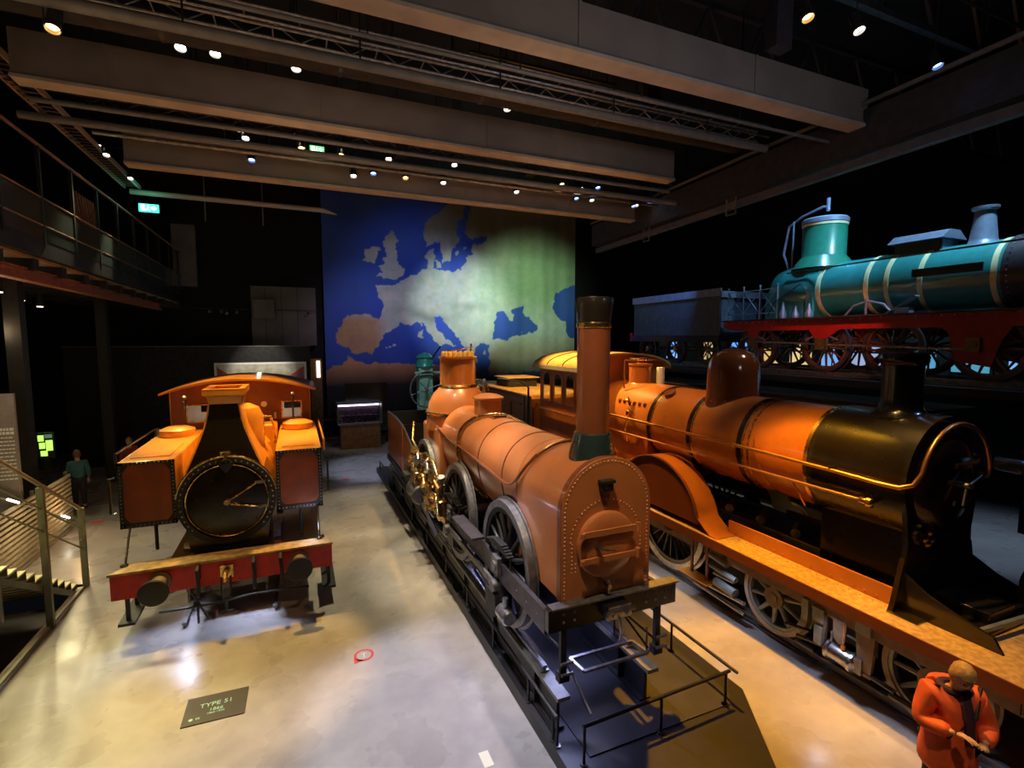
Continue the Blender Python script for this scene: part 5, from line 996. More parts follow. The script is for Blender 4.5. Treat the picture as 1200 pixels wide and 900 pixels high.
# ================================================================== BACK OF THE HALL
pw_ = thing('partition_wall', 'long near-black partition wall behind the ochre locomotive', 'partition', (-3.4, 24.3, 0))
MB().box(-8.2, .55, 24.3, 24.45, 0, 4.72).build('panel', mat('black_partition', (.012, .012, .013), .7, noise=.3), pw_, smooth=False)
MB().box(-8.2, .58, 24.27, 24.48, 4.72, 4.76).build('capping', mat('grey_edge', (.08, .08, .08), .6, noise=.1), pw_, smooth=False)
pc = thing('framed_painting', 'wide white-framed picture with two red converging trains on the partition wall', 'picture', (-1.4, 24.2, 3.3))
MB().box(-3.2, .38, 24.22, 24.30, 2.9, 4.04).build('frame', white_paint, pc, bevel=.01)
MB().box(-3.12, .30, 24.2, 24.22, 2.98, 3.96).build('canvas', mat('pale_sky_print', (.62, .62, .5), .7, noise=.35, nscale=3), pc, smooth=False)
for s_ in (-1, 1):
    cx_ = -1.41
    MB().prism([(cx_ + s_ * 1.68, 3.0), (cx_ + s_ * 1.68, 3.85), (cx_ + s_ * .9, 3.3), (cx_ + s_ * .9, 3.12)], 'y', 24.19, 24.2).build('painted_train', mat('print_red', (.5, .08, .06), .7, noise=.3, nscale=8), pc, smooth=False)
    MB().prism([(cx_ + s_ * 1.68, 3.45), (cx_ + s_ * 1.68, 3.62), (cx_ + s_ * .9, 3.22), (cx_ + s_ * .9, 3.18)], 'y', 24.185, 24.19).build('painted_windows', mat('print_blue', (.12, .13, .3), .7), pc, smooth=False)
MB().prism([(-2.4, 3.02), (-.4, 3.02), (-.4, 3.3), (-1.0, 3.42), (-1.5, 3.35), (-2.4, 3.38)], 'y', 24.19, 24.2).build('painted_hills', mat('print_green', (.2, .22, .12), .7, noise=.3, nscale=5), pc, smooth=False)
point((-1.4, 23.4, 4.6), WHITE, 14)  # weak lamp added close to the painting, brightening it
gb = thing('grey_control_room', 'grey windowed box room high on the wall behind the partition', 'room', (-.4, 26.8, 4.7))
MB().box(-1.9, .95, 26.8, 27.5, 4.73, 7.55).build('wall_panel', wall_grey, gb, smooth=False)
for x in (-1.3, -.6, .1): MB().box(x, x + .02, 26.78, 26.8, 4.73, 7.55).build('joint', black_matt, gb)
MB().box(-1.8, -.9, 26.3, 26.8, 6.0, 6.9).build('projector_box', wall_grey, gb, bevel=.02)
dj = thing('display_stand', 'slim dark display stand with a glowing white strip beside the map curtain', 'display', (.9, 26, 0))
MB().box(.56, 1.1, 26, 26.1, 0, 4.1).build('panel', wood_brown, dj); MB().box(.86, 1.02, 25.96, 26, 3.2, 4.0).build('light_strip', emis('strip_white', (1, .9, .8), 2.2), dj)
vc = thing('display_case', 'brown wooden display case with lit glass top in front of the map curtain', 'display case', (2.6, 23.8, 0))
MB().box(1.72, 3.5, 23.8, 24.6, 0, 1.14).build('cabinet', wood_brown, vc, bevel=.02)
tp = MB().box(1.6, 3.58, 23.7, 24.7, 1.14, 1.2).build('table_top', dull_steel, vc)
for x in (1.6, 3.55): MB().box(x, x + .03, 23.7, 24.7, 1.2, 2.1).build('case_end', dull_steel, vc, smooth=False)
MB().box(1.6, 3.58, 23.7, 24.7, 2.08, 2.12).build('case_lid', blue_grey, vc, smooth=False)
MB().box(1.63, 3.55, 23.7, 23.715, 1.2, 2.08).build('glass_front', glass, vc, smooth=False)
MB().box(1.66, 3.52, 24.5, 24.6, 1.3, 1.9).build('exhibit_backing', mat('dark_violet_cloth', (.12, .05, .09), .8, noise=.5, nscale=12), vc); MB().box(1.66, 3.52, 24.4, 24.44, 1.92, 1.98).build('strip_lamp', emis('case_strip', (.85, .8, 1), 5), vc)
for k in range(7): MB().lathe([(.1, 0), (.12, .05), (.05, .2), (.1, .3), (0, .34)], (1.85 + k * .25, 24.2, 1.2), (0, 0, 1), 12).build('exhibit', MATS['dark_violet_cloth'], vc)
ip = thing('information_board', 'black upright information board behind the display case', 'board', (3, 24.9, 0))
MB().box(2.05, 4.0, 24.9, 24.98, 0.6, 2.95).build('board', black_gloss, ip)
for x in (2.1, 3.92): MB().box(x, x + .06, 24.9, 24.98, 0, .6).build('leg', black_matt, ip)
MB().cyl((3.95, 23.2, 0), (3.95, 23.2, 1.5), .03).cyl((3.95, 23.2, 0), (3.95, 23.2, .03), .25).build('rope_post', black_matt, ip)
struct('baseboard_back', MB().box(.6, 15.5, 27.0, 27.1, .9, .98), mat('red_rail_paint', (.35, .06, .03), .5))
# teal machine with spoked flywheel
tm = thing('teal_signal_machine', 'teal upright signalling machine with a large spoked wheel in front of the map curtain', 'machine', (4.75, 20, 0))
MB().box(4.46, 5.02, 19.8, 20.3, 0, 3.9).build('column', teal_light, tm, bevel=.03)
MB().lathe([(.36, 3.9), (.38, 3.95), (.34, 4.0), (.32, 4.25), (.36, 4.3), (.2, 4.45), (0, 4.5)], (4.74, 20.05, 0), (0, 0, 1), 24).box(4.42, 5.06, 19.76, 20.3, 3.55, 3.62).build('column_head', teal, tm)
MB().box(4.3, 5.4, 19.8, 19.9, 3.66, 3.74).build('cross_arm', teal_light, tm)
MB().tube([(4.72 + .66 * math.cos(a), 19.6, 3.05 + .72 * math.sin(a)) for a in [2 * PI * i / 40 for i in range(40)]], .03, 8, True).build('wheel_rim', dull_steel, tm)
sp = MB()
for k in range(6): sp.cyl((4.72, 19.6, 3.05), (4.72 + .64 * math.cos(k * PI / 3 + .3), 19.6, 3.05 + .7 * math.sin(k * PI / 3 + .3)), .014, n=6)
sp.cyl((4.72, 19.5, 3.05), (4.72, 19.8, 3.05), .06).build('wheel_spokes', dull_steel, tm)
MB().cyl((5.0, 19.9, 4.25), (5.35, 19.8, 4.75), .03).build('lever', black_matt, tm)

# ================================================================== LEFT GALLERY
gl = thing('gallery_walkway', 'dark upper gallery walkway along the left wall with wooden joists beneath', 'walkway', (-4.6, 18, 6.3))
MB().box(-8.2, -4.62, 4, 27, 6.68, 6.86).build('deck', wall_dark, gl, smooth=False)
MB().box(-4.66, -4.6, 4, 27, 6.66, 7.0).build('edge_beam', black_matt, gl, smooth=False)
MB().box(-8.2, -4.8, 4, 27, 6.62, 6.68).build('soffit', mat('pale_soffit_board', (.42, .33, .2), .7, noise=.25, nscale=2), gl, smooth=False)
for y in np.arange(5, 27, 1.35): MB().box(-8.2, -4.75, y, y + .22, 6.4, 6.62).build('joist', black_matt, gl, smooth=False)
gbm = MB().box(-5.05, -4.85, 4, 24, 6.18, 6.24).box(-4.96, -4.94, 4, 24, 6.24, 6.42).box(-5.05, -4.85, 4, 24, 6.40, 6.43).build('flange_beam', mat('orange_lit_red_steel', (.38, .13, .05), .5, noise=.3), gl, smooth=False)  # reddish beam, with the orange light on it put into the colour
rails = MB()
for z, r in ((8.98, .035), (7.85, .02), (7.3, .018)): rails.cyl((-4.6, 4, z - .1 if z > 8.5 else z), (-4.6, 27, z - .1 if z > 8.5 else z), r)
for y in np.arange(5.2, 27, 1.6):
    MB().box(-4.64, -4.58, y, y + .07, 6.9, 8.9).build('baluster_post', black_matt, gl, smooth=False)
rails.build('handrail', mat('brown_handrail', (.22, .13, .08), .5), gl)
for y0_ in np.arange(5.27, 26, 1.6): MB().box(-4.605, -4.595, y0_ + .03, y0_ + 1.5, 7.0, 7.8).build('glass_panel', mat('smoked_glass', (.06, .08, .08), .1, coat=.3, noise=.1), gl, smooth=False)
MB().box(-4.9, -4.0, 26.6, 26.9, 7.4, 10.1).build('end_panel', wall_grey, gl, smooth=False)
for y0_, c, s_ in ((11.4, (1, .8, .55), .22), (15.6, (1, .12, .08), .5), (17.6, (1, .55, .2), .1)):
    MB().box(-5.9, -5.8, y0_, y0_ + 1.0, 7.75, 8.0).build('lit_sign', emis('gallery_lit_%d' % int(y0_), c, s_), gl, smooth=False)
sl = MB()
for k in range(8): sl.beam((-5.2, 17.2 + k * .2, 7.6), (-5.2, 16.8 + k * .2, 8.9), .04, .02)
sl.build('slat_screen', wood_brown, gl)['kind'] = 'stuff'
for y in (8.5, 15.6, 21.5): MB().box(-6.3, -6.0, y, y + .3, -.4, 6.4).build('column', black_matt)['kind'] = 'structure'
for i, (x, y, lb) in enumerate(((-7.3, 20.3, 'farthest round downlight under the left gallery'), (-6.6, 17.3, 'middle round downlight under the left gallery'), (-5.9, 14.5, 'nearest round downlight under the left gallery'))):
    t = thing('downlight', lb, 'lamp', (x, y, 6.1), 'downlights under the gallery'); MB().cyl((x, y, 6.04), (x, y, 6.64), .09, n=20).build('housing', black_matt, t); MB().cyl((x, y, 6.03), (x, y, 6.04), .075, n=20).build('lens', emis('downlight_lens', (1, .9, .55), 10), t)
    spot((x, y, 6.0), (x * .62, y * .62, 0), (1.0, 0.88, 0.5), 420, 70, 0.8, 0.14)
# cable ladder above the gallery
cl = thing('cable_ladder', 'pale cable ladder rising above the left gallery towards the camera', 'cable tray', (-4.5, 12, 9.9))
for x in (-4.75, -4.35): MB().box(x - .02, x + .02, 3, 19.6, 9.72, 9.84).build('side_rail', beam_edge, cl, smooth=False)
rg_ = MB()
for y in np.arange(3, 19.5, .22): rg_.box(-4.75, -4.35, y, y + .035, 9.73, 9.75)
rg_.build('rungs', pipe_grey, cl)['kind'] = 'stuff'
cross = thing_mesh('ceiling_pipe', MB().cyl((-4.6, 19.5, 9.62), (1.0, 19.5, 9.6), .085, n=12).cyl((1.0, 19.5, 9.6), (1.5, 19.5, 9.5), .085, .02, n=12), mat('pale_duct', (.4, .36, .32), .5), 'pale pipe above the partition ending short of the map curtain', 'pipe')
for x in (-2.6, -.9): MB().cyl((x, 19.5, 8.9), (x, 19.5, 10.9), .02).build('hanger', pipe_grey, cross)
# exit signs
def exit_sign(x, y, z, label, col):
    t = thing('exit_sign', label, 'exit sign', (x, y, z)); MB().box(x - .26, x + .26, y, y + .06, z - .12, z + .12).build('sign_box', emis('exit_' + label[:5], col, 2.6), t)
    wm_ = emis('exit_white', (.9, 1, .95), 6)
    # running figure, arrow and doorway
    MB().box(x - .2, x - .1, y - .01, y, z - .08, z + .08).build('door_symbol', wm_, t, smooth=False)
    MB().prism([(x + .06, z + .03), (x + .06, z - .03), (x + .13, z - .03), (x + .13, z - .07), (x + .21, z), (x + .13, z + .07), (x + .13, z + .03)], 'y', y - .01, y).build('arrow', wm_, t, smooth=False)
    MB().cyl((x - .01, y - .01, z + .06), (x - .01, y, z + .06), .02).beam((x - .01, y - .005, z + .04), (x - .03, y - .005, z - .02), .03, .01, (0, 1, 0)).beam((x - .03, y - .005, z - .02), (x + .02, y - .005, z - .08), .02, .01, (0, 1, 0)).beam((x - .03, y - .005, z - .02), (x - .07, y - .005, z - .07), .02, .01, (0, 1, 0)).build('running_figure', wm_, t)
    return t
exit_sign(-4.1, 19.3, 9.12, 'glowing teal-green exit sign at the end of the left gallery', (.05, .75, .5))
point((-4.1, 18.9, 9.4), (.1, .9, .6), 6)
exit_sign(.6, 12.9, 9.42, 'small green exit sign among the ceiling spotlights', (.08, .6, .1)).scale = (.6, 1, .6)

# ================================================================== STAIRS lower left
st = thing('staircase', 'steel staircase with pale lit treads descending at the lower left', 'stairs', (-4.8, 12.3, 0))
n = 14; y1, z1 = 12.3, .05
for k in range(n):
    y = y1 - .27 * (k + 1); z = .155 * (k + 1)
    MB().box(-5.5, -4.2, y, y + .29, z - .03, z).build('tread', tread_mat, st, smooth=False)
    MB().box(-5.5, -4.2, y + .27, y + .285, z - .155, z - .03).build('riser', stair_steel, st, smooth=False)
yE, zE = y1 - .27 * n, .155 * n
for x in (-4.17, -5.53): MB().beam((x, y1 + .05, -.12), (x, yE - .3, zE + .02), .03, .10).build('stringer', stair_steel, st, smooth=False)
for x in (-4.1, -5.6):
    nm = 'handrail'
    mid = MB()
    MB().cyl((x, 12.45, 1.62), (x, 8.6, 3.85), .032).build(nm, mat('handrail_wood', (.3, .22, .14), .45, noise=.2), st)
    for dz in (-.38, -.78): mid.cyl((x, 12.4, 1.6 + dz), (x, 8.6, 3.8 + dz), .016)
    mid.tube([(x, 12.4, 1.22), (x, 12.55, 1.18), (x, 12.55, 1.05), (x, 12.3, 1.0)], .016)
    mid.build('mid_rail', stair_steel, st)
    for y, z0_, z1_ in ((12.45, -.02, 1.64), (10.85, -.35, 2.5), (9.3, .9, 3.4)): MB().box(x - .05, x + .05, y - .04, y + .04, z0_, z1_).build('post', stair_steel, st, bevel=.004)
MB().cyl((-5.6, 16.6, .2), (-5.6, 12.9, 1.95), .02).build('far_rail', stair_steel, st)
for y in (15.75, 13.35): MB().beam((-5.57, y, .2 + (16.6 - y) * .473), (-5.57, y + .42, .2 + (16.18 - y) * .473), .03, .03).build('led_light', emis('led_white', (1, .92, .7), 14), st, smooth=False)
ss = thing('slatted_screen', 'screen of long horizontal timber slats beyond the staircase', 'screen', (-5.65, 14.7, 0))
for k in range(13): MB().box(-5.68, -5.62, 12.75, 16.6, .02 + k * .115, .085 + k * .115).build('slat', slat_mat, ss, smooth=False)
for y in (12.8, 14.7, 16.5): MB().box(-5.74, -5.68, y, y + .06, 0, 1.55).build('post', stair_steel, ss, smooth=False)
# text panel
tx = thing('text_panel', 'tall grey-brown panel of white text at the far left', 'panel', (-5.9, 14.5, 0))
MB().box(-6.65, -5.80, 14.5, 14.58, .0, 3.82).build('panel', mat('grey_brown_board', (.30, .25, .22), .7, noise=.15), tx)
wl = mat('white_print', (.85, .85, .8), .6)
tl = MB(); rng = random.Random(2)
for k in range(14):
    z = 3.0 - k * .085
    x = -6.2
    while x < -5.86:
        wd_ = .03 + rng.random() * .05; tl.box(x, min(x + wd_, -5.84), 14.49, 14.5, z, z + (.06 if k < 2 else .026)); x += wd_ + .016
tl.build('text_lines', wl, tx)['kind'] = 'stuff'
point((-5.7, 13.8, 3.9), (1, .8, .65), 5)
gs = thing('green_screen', 'small glowing yellow-green touch screen beside the text panel', 'screen', (-6.2, 17, 1.8))
MB().box(-6.42, -6.05, 17, 17.05, 1.85, 2.55).build('housing', black_matt, gs); MB().box(-6.28, -6.18, 17.0, 17.05, 0, 1.85).box(-6.4, -6.06, 16.9, 17.2, 0, .03).build('stand', black_matt, gs)
for i, (a, b_, c_, d_) in enumerate(((-6.38, -6.26, 2.32, 2.48), (-6.24, -6.08, 2.40, 2.50), (-6.36, -6.24, 2.12, 2.28), (-6.22, -6.08, 2.06, 2.34), (-6.34, -6.2, 1.92, 2.06))): MB().box(a, b_, 16.99, 17, c_, d_).build('tile', emis('tile_green', (.45, 1, .12), 1.5) if i != 1 else emis('tile_dim', (.2, .5, .3), .3), gs, smooth=False)

# ================================================================== FLOOR GRAPHICS
sg = thing('floor_sign', 'black floor plate lettered TYPE 51 in front of the ochre locomotive', 'sign', (-1.18, 7.5, 0))
MB().prism([(-1.55, 7.26), (-.81, 7.24), (-.80, 7.80), (-1.55, 7.82)], 'z', .001, .012).build('plate', mat('sign_black', (.018, .014, .012), .5, noise=.1), sg, smooth=False)
gw = emis('sign_green_white', (.6, 1, .6), .35)
text_obj('TYPE 51', .115, gw, (-1.18, 7.56, .0125), (0, 0, 0), sg)
text_obj('1866', .085, gw, (-1.17, 7.455, .0125), (0, 0, 0), sg); text_obj('1866-1905', .05, gw, (-1.17, 7.40, .0125), (0, 0, 0), sg)
MB().cyl((-1.45, 7.36, .012), (-1.45, 7.36, .014), .025).build('round_mark', gw, sg); text_obj('BE', .05, gw, (-1.37, 7.345, .0125), (0, 0, 0), sg)
kt = thing('floor_sticker', 'round red and white floor sticker with a T between the ochre locomotive and the plinth', 'sticker', (.82, 7.9, 0))
MB().cyl((.82, 7.9, .001), (.82, 7.9, .004), .155, n=40).build('red_disc', mat('sticker_red', (.55, .05, .05), .5), kt, smooth=False)
MB().cyl((.82, 7.9, .004), (.82, 7.9, .006), .115, n=40).build('grey_disc', mat('sticker_grey', (.35, .34, .34), .5), kt, smooth=False)
MB().prism([(.66, 7.86), (.80, 7.77), (.66, 7.72)], 'z', .001, .004).build('pointer', MATS['sticker_red'], kt, smooth=False)
text_obj('T', .16, mat('sticker_white', (.7, .7, .7), .5), (.82, 7.84, .0065), (0, 0, 0), kt, ext=.001)
for i, (x, y, lb) in enumerate(((-5.19, 16.85, 'small red floor dot in the dark beyond the ochre locomotive'), (1.46, 18.62, 'small red floor dot near the plinth in the distance'))):
    o = MB().cyl((x, y, .001), (x, y, .004), .14, n=24).build('floor_sticker', MATS['sticker_red']); tag(o, lb, 'sticker')
o = MB().box(1.86, 1.98, 5.15, 5.38, .001, .004).build('floor_mark', mat('cream_mark', (.7, .66, .5), .5)); tag(o, 'small cream rectangular mark on the floor beside the plinth at the bottom', 'marking')

# ================================================================== CEILING SPOTLIGHTS
LENS = {'w': emis('lens_white', (1, .95, .85), 16), 'o': emis('lens_amber', (1, .5, .12), 16), 'b': emis('lens_blue', (.2, .38, 1), 14)}
def spot_proto(k):
    t = thing('spotlight', 'x', 'spotlight', (0, 0, 0), 'small black ceiling spotlights')
    a = Vector((.0, -.35, -.94)).normalized()
    h = MB().lathe([(.0, -.2), (.06, -.2), (.07, -.16), (.07, .02), (.085, .03), (.085, .10), (.075, .10), (.07, .04)], (0, 0, 0), a, 18).build('housing', rail_black, t)
    MB().lathe([(0, .05), (.066, .05)], (0, 0, 0), a, 18).build('lens', LENS[k], t, 'glowing lens')
    MB().tube([(-.09, 0, 0), (-.09, .02, .16), (0, .02, .19), (.09, .02, .16), (.09, 0, 0)], .01, 6).build('yoke', rail_black, t)
    return t
SP = {"w":[[-1.4,9.0,9.32],[-0.96,9.0,9.33],[0.15,9.2,9.44],[-4.37,16.0,9.91],[-4.21,16.0,9.7],[-4.21,18.0,9.7],[-0.97,12.6,9.58],[-0.85,12.6,9.41],[0.12,12.6,9.61],[2.18,12.6,9.39],[3.81,12.6,9.47],[3.8,13.6,9.31],[5.87,13.4,9.25],[7.61,12.8,9.38],[3.96,9.5,9.6],[1.51,9.0,9.42],[1.47,13.6,9.2],[8.48,13.6,9.35],[1.17,12.6,9.59],[9.99,13.4,9.3],[7.48,5.0,9.45]],
"o":[[-2.54,8.0,8.78],[0.26,12.7,9.39],[1.1,12.7,9.36],[2.74,13.4,9.25],[7.0,12.8,9.43],[7.65,10.0,9.9],[6.43,5.0,9.37],[10.78,5.0,9.59]],
"b":[[-0.79,13.2,9.15],[1.96,13.6,9.32],[8.18,12.8,9.47],[7.94,13.6,9.34],[10.23,13.0,9.43],[10.85,13.4,9.31],[12.08,13.4,9.3],[5.42,9.5,9.69],[7.01,11.4,9.84],[9.39,5.0,9.36],[10.63,5.0,9.33],[9.74,13.2,9.2]]}
where = {'w': 'white', 'o': 'amber', 'b': 'blue'}
rows = (('over the gallery', lambda p: p[0] < -4), ('on the nearest rig at the upper right', lambda p: p[1] < 6), ('between the large beam and the round duct', lambda p: p[1] < 10.5), ('on the lamp rail by the farthest beam', lambda p: True))
for k, ps in SP.items():
    src = spot_proto(k); pr = src; ps = sorted(ps); cnt = {}; base_ = [copy_tree(src) for _ in ps[1:]]
    cl_ = []
    for p in ps: cl_.append(next(r[0] for r in rows if r[1](p)))
    ordn = ['leftmost', 'second from the left', 'third from the left', 'fourth from the left', 'fifth from the left', 'sixth from the left', 'seventh from the left', 'eighth from the left', 'ninth from the left', 'tenth from the left', 'eleventh from the left', 'twelfth from the left']
    for i, p in enumerate(ps):
        o = pr if i == 0 else base_[i - 1]; o.location = p
        MB().cyl((p[0], p[1] + .02, p[2] + .18), (p[0], p[1] + .02, 13.42), .010, n=6).build('stem', rail_black, o, smooth=False)
        c = cl_[i]; j = cnt.get(c, 0); cnt[c] = j + 1
        o['label'] = '%s-lit spotlight %s, %s' % (where[k], c, 'the only one' if cl_.count(c) == 1 else ordn[j]); o['group'] = 'ceiling spotlights with %s lenses' % where[k]
for i, (y, a, b_, lb) in enumerate(((5.02, 6, 12, 'dark lamp rail above the nearest spotlights at the upper right'), (9.05, -3, 3, 'dark lamp rail high between the large beam and the round duct, left half'), (9.52, 3.2, 6.5, 'dark lamp rail high between the large beam and the round duct, right half'), (12.7, -2, 10, 'dark upper lamp rail above the farthest spotlights'), (13.42, -2, 12.8, 'dark upper lamp rail touching the farthest beam'), (16.02, -4.6, -4.0, 'short dark lamp rail over the gallery, nearer one'), (18.02, -4.6, -4.0, 'short dark lamp rail over the gallery, farther one'))):
    p_ = thing_mesh('lamp_bar', MB().cyl((a, y, 10.45), (b_, y, 10.45), .03, n=8), rail_black, lb, 'rail')
    for x in (a + .2, b_ - .2): MB().cyl((x, y, 10.45), (x, y, 13.4), .012, n=6).build('hanger', rail_black, p_)
# loudspeakers under the truss
for i, (x, nm) in enumerate(((2.49, 'black hanging loudspeaker at the left end of the lattice truss'), (5.95, 'black hanging loudspeaker below the middle of the lattice truss'), (9.43, 'black hanging loudspeaker at the right end of the lattice truss'))):
    t = thing('loudspeaker', nm, 'loudspeaker', (x, 12.6, 9.4), 'hanging loudspeakers')
    MB().box(x - .14, x + .14, 12.5, 12.8, 9.42, 10.05).build('cabinet', rubber, t, bevel=.02); MB().lathe([(.1, 0), (.1, .01), (0, -.0)], (x, 12.5, 9.6), (0, -1, 0), 20).build('cone', black_matt, t); MB().cyl((x, 12.65, 10.05), (x, 12.65, 11.4), .012).build('cable', rail_black, t)

# wall spots glinting above the partition
t0 = None
for i, (x, z) in enumerate(((-3.55, 6.29), (-3.08, 6.3), (-2.87, 6.23), (-2.46, 6.28), (-1.43, 6.3), (.58, 6.3))):
    t = thing('wall_spotlight', ['leftmost', 'second from the left', 'third from the left', 'fourth from the left', 'fifth from the left', 'rightmost'][i] + ' of the tiny white lamps above the partition wall', 'spotlight', (x, 26.4, z), 'tiny lamps above the partition')
    MB().lathe([(0, -.1), (.06, -.1), (.07, .05)], (x, 26.4, z), (0, -1, -.2), 12).build('housing', rail_black, t); MB().lathe([(0, .04), (.065, .04)], (x, 26.4, z), (0, -1, -.2), 12).build('lens', emis('wall_lens', (1, .95, .85), 3), t)
MB().cyl((-4.2, 26.45, 6.42), (1.0, 26.45, 6.42), .02).build('lamp_rail', rail_black); tag(bpy.data.objects['lamp_rail'], 'thin black lamp rail above the partition wall', 'rail')

# ================================================================== PEOPLE
skin = mat('skin', (.62, .36, .24), .55, noise=.08, nscale=10)
def skinned(name, verts, edges, radii, m, parent, root=0, sub=2):
    me = bpy.data.meshes.new(name); off = wloc(parent); me.from_pydata([Vector(v) - off for v in verts], edges, [])
    o = bpy.data.objects.new(name, me); C.objects.link(o); o.parent = parent
    s_ = o.modifiers.new('skin', 'SKIN')
    for i, r in enumerate(radii):
        r = r if isinstance(r, tuple) else (r, r); me.skin_vertices[0].data[i].radius = r
    me.skin_vertices[0].data[root].use_root = True; s_.use_smooth_shade = True
    u = o.modifiers.new('sub', 'SUBSURF'); u.levels = sub; u.render_levels = sub
    me.materials.append(m); return o
def person(loc, h, yaw_, label, jacket, trousers, hair, bow=0.0, arms='down', walk=.18, pose_hand=None, scarf=None):
    t = thing('person', label, 'person', loc); k = h / 1.75; cy_, sy_ = math.cos(yaw_), math.sin(yaw_); L = Vector(loc)
    def W(x, y, z): return L + Vector((x * cy_ - y * sy_, x * sy_ + y * cy_, z)) * k   # local: front is -y
    J = dict(pel=(0, 0, .95), sp=(0, .0, 1.15), ch=(0, -.02, 1.35), nk=(0, -.01 - bow * .05, 1.47), hd0=(0, -.02 - bow * .09, 1.55), hd1=(0, -.03 - bow * .14, 1.66),
             lh=(.09, 0, .9), lk=(.10, -walk * .8, .5), lf=(.10, -walk, .09), lt=(.11, -walk - .17, .035), rh=(-.09, 0, .9), rk=(-.10, walk * .2, .5), rf=(-.10, walk, .10), rt=(-.11, walk - .16, .035),
             ls=(.18, 0, 1.40), rs=(-.18, 0, 1.40))
    if arms == 'front': J.update(le=(.27, -.06, 1.13), lw=(.12, -.28, 1.14), re=(-.27, -.06, 1.13), rw=(-.10, -.28, 1.2))
    else: J.update(le=(.23, .02, 1.13), lw=(.23, -.08, .9), re=(-.23, .02, 1.13), rw=(-.23, -.06, .9))
    names = ['pel', 'sp', 'ch', 'nk', 'hd0', 'hd1', 'lh', 'lk', 'lf', 'lt', 'rh', 'rk', 'rf', 'rt', 'ls', 'le', 'lw', 'rs', 're', 'rw']
    V = [W(*J[n_]) for n_ in names]; ix = {n_: i for i, n_ in enumerate(names)}
    E_ = [(ix[a], ix[b]) for a, b in (('pel', 'sp'), ('sp', 'ch'), ('ch', 'nk'), ('nk', 'hd0'), ('hd0', 'hd1'), ('pel', 'lh'), ('lh', 'lk'), ('lk', 'lf'), ('lf', 'lt'), ('pel', 'rh'), ('rh', 'rk'), ('rk', 'rf'), ('rf', 'rt'), ('ch', 'ls'), ('ls', 'le'), ('le', 'lw'), ('ch', 'rs'), ('rs', 're'), ('re', 'rw'))]
    rr = dict(pel=.13, sp=.11, ch=.13, nk=.05, hd0=.06, hd1=.085, lh=.08, lk=.055, lf=.04, lt=.03, rh=.08, rk=.055, rf=.04, rt=.03, ls=.05, le=.038, lw=.026, rs=.05, re=.038, rw=.026)
    body = skinned('body', V, E_, [rr[n_] * k for n_ in names], skin, t)
    # head with face
    hc = W(*(Vector(J['hd1']) + Vector((0, 0, -.005))))
    fwd_ = (W(0, -1, -bow * .8) - W(0, 0, 0)).normalized(); up_ = (W(0, -bow * .8, 1) - W(0, 0, 0)).normalized(); rt_ = fwd_.cross(up_).normalized()
    def H(x, y, z): return hc + (rt_ * x + fwd_ * y + up_ * z) * k
    mb = MB(); v = []; f = []; nu, nv = 20, 14
    for j in range(nv + 1):
        ph = -PI / 2 + PI * j / nv
        for i in range(nu):
            th = 2 * PI * i / nu; c = math.cos(ph); x = .075 * c * math.cos(th); y = .095 * c * math.sin(th); z = .118 * math.sin(ph)
            if z < 0: x *= 1 + z * 2.2; y = y * (1 + z * 1.2) + (.012 if math.sin(th) > 0 else 0)
            v.append(H(x, y, z))
    for j in range(nv):
        for i in range(nu): f.append((j * nu + i, j * nu + (i + 1) % nu, (j + 1) * nu + (i + 1) % nu, (j + 1) * nu + i))
    mb.add(v, f)
    mb.lathe([(.0, -.03), (.016, -.012), (.012, .012), (.004, .03)], H(0, .098, 0), up_, 10)
    mb.lathe([(.0, -.02), (.012, 0), (0, .02)], H(.078, 0, 0), up_, 8); mb.lathe([(.0, -.02), (.012, 0), (0, .02)], H(-.078, 0, 0), up_, 8)
    head = mb.build('head', skin, t)
    ey = MB()
    for x in (-.032, .032): ey.lathe([(0, -.009), (.011, 0), (0, .009)], H(x, .088, .012), fwd_, 10)
    ey.build('eyes', black_gloss, head); MB().beam(H(-.022, .096, -.055), H(.022, .096, -.055), .007, .008).build('mouth', mat('lips', (.4, .12, .1), .5), head)
    hm = MB(); v = []; f = []
    for j in range(9):
        ph = -.75 + (PI / 2 + .75) * j / 8
        for i in range(nu):
            th = 2 * PI * i / nu; fr_ = math.sin(th) > .35; p_ = max(ph, .55) if fr_ else ph
            c = math.cos(p_); r_ = 1.16 + .06 * math.sin(i * 2.3 + j); v.append(H(.078 * c * math.cos(th) * r_, .097 * c * math.sin(th) * r_ - .008, .122 * math.sin(p_) * 1.1))
    for j in range(8):
        for i in range(nu): f.append((j * nu + i, j * nu + (i + 1) % nu, (j + 1) * nu + (i + 1) % nu, (j + 1) * nu + i))
    hm.add(v, f).build('hair', hair, t)
    # jacket
    jn = ['pel', 'sp', 'ch', 'nk', 'ls', 'le', 'lw2', 'rs', 're', 'rw2']; J2 = dict(J)
    J2['pel'] = (0, 0, .62 if scarf else .86); J2['nk'] = (0, 0, 1.44)
    J2['lw2'] = tuple(Vector(J['lw']).lerp(Vector(J['le']), .08)); J2['rw2'] = tuple(Vector(J['rw']).lerp(Vector(J['re']), .08))
    q_ = 1.3 if scarf else 1.0; jr = {a_: (tuple(x_ * q_ for x_ in b_) if isinstance(b_, tuple) else b_ * q_) for a_, b_ in dict(pel=((.25, .2) if scarf else (.2, .15)), sp=(.19, .14), ch=(.19, .15), nk=.075, ls=.085, le=.066, lw2=.05, rs=.085, re=.066, rw2=.05).items()}; jx = {n_: i for i, n_ in enumerate(jn)}
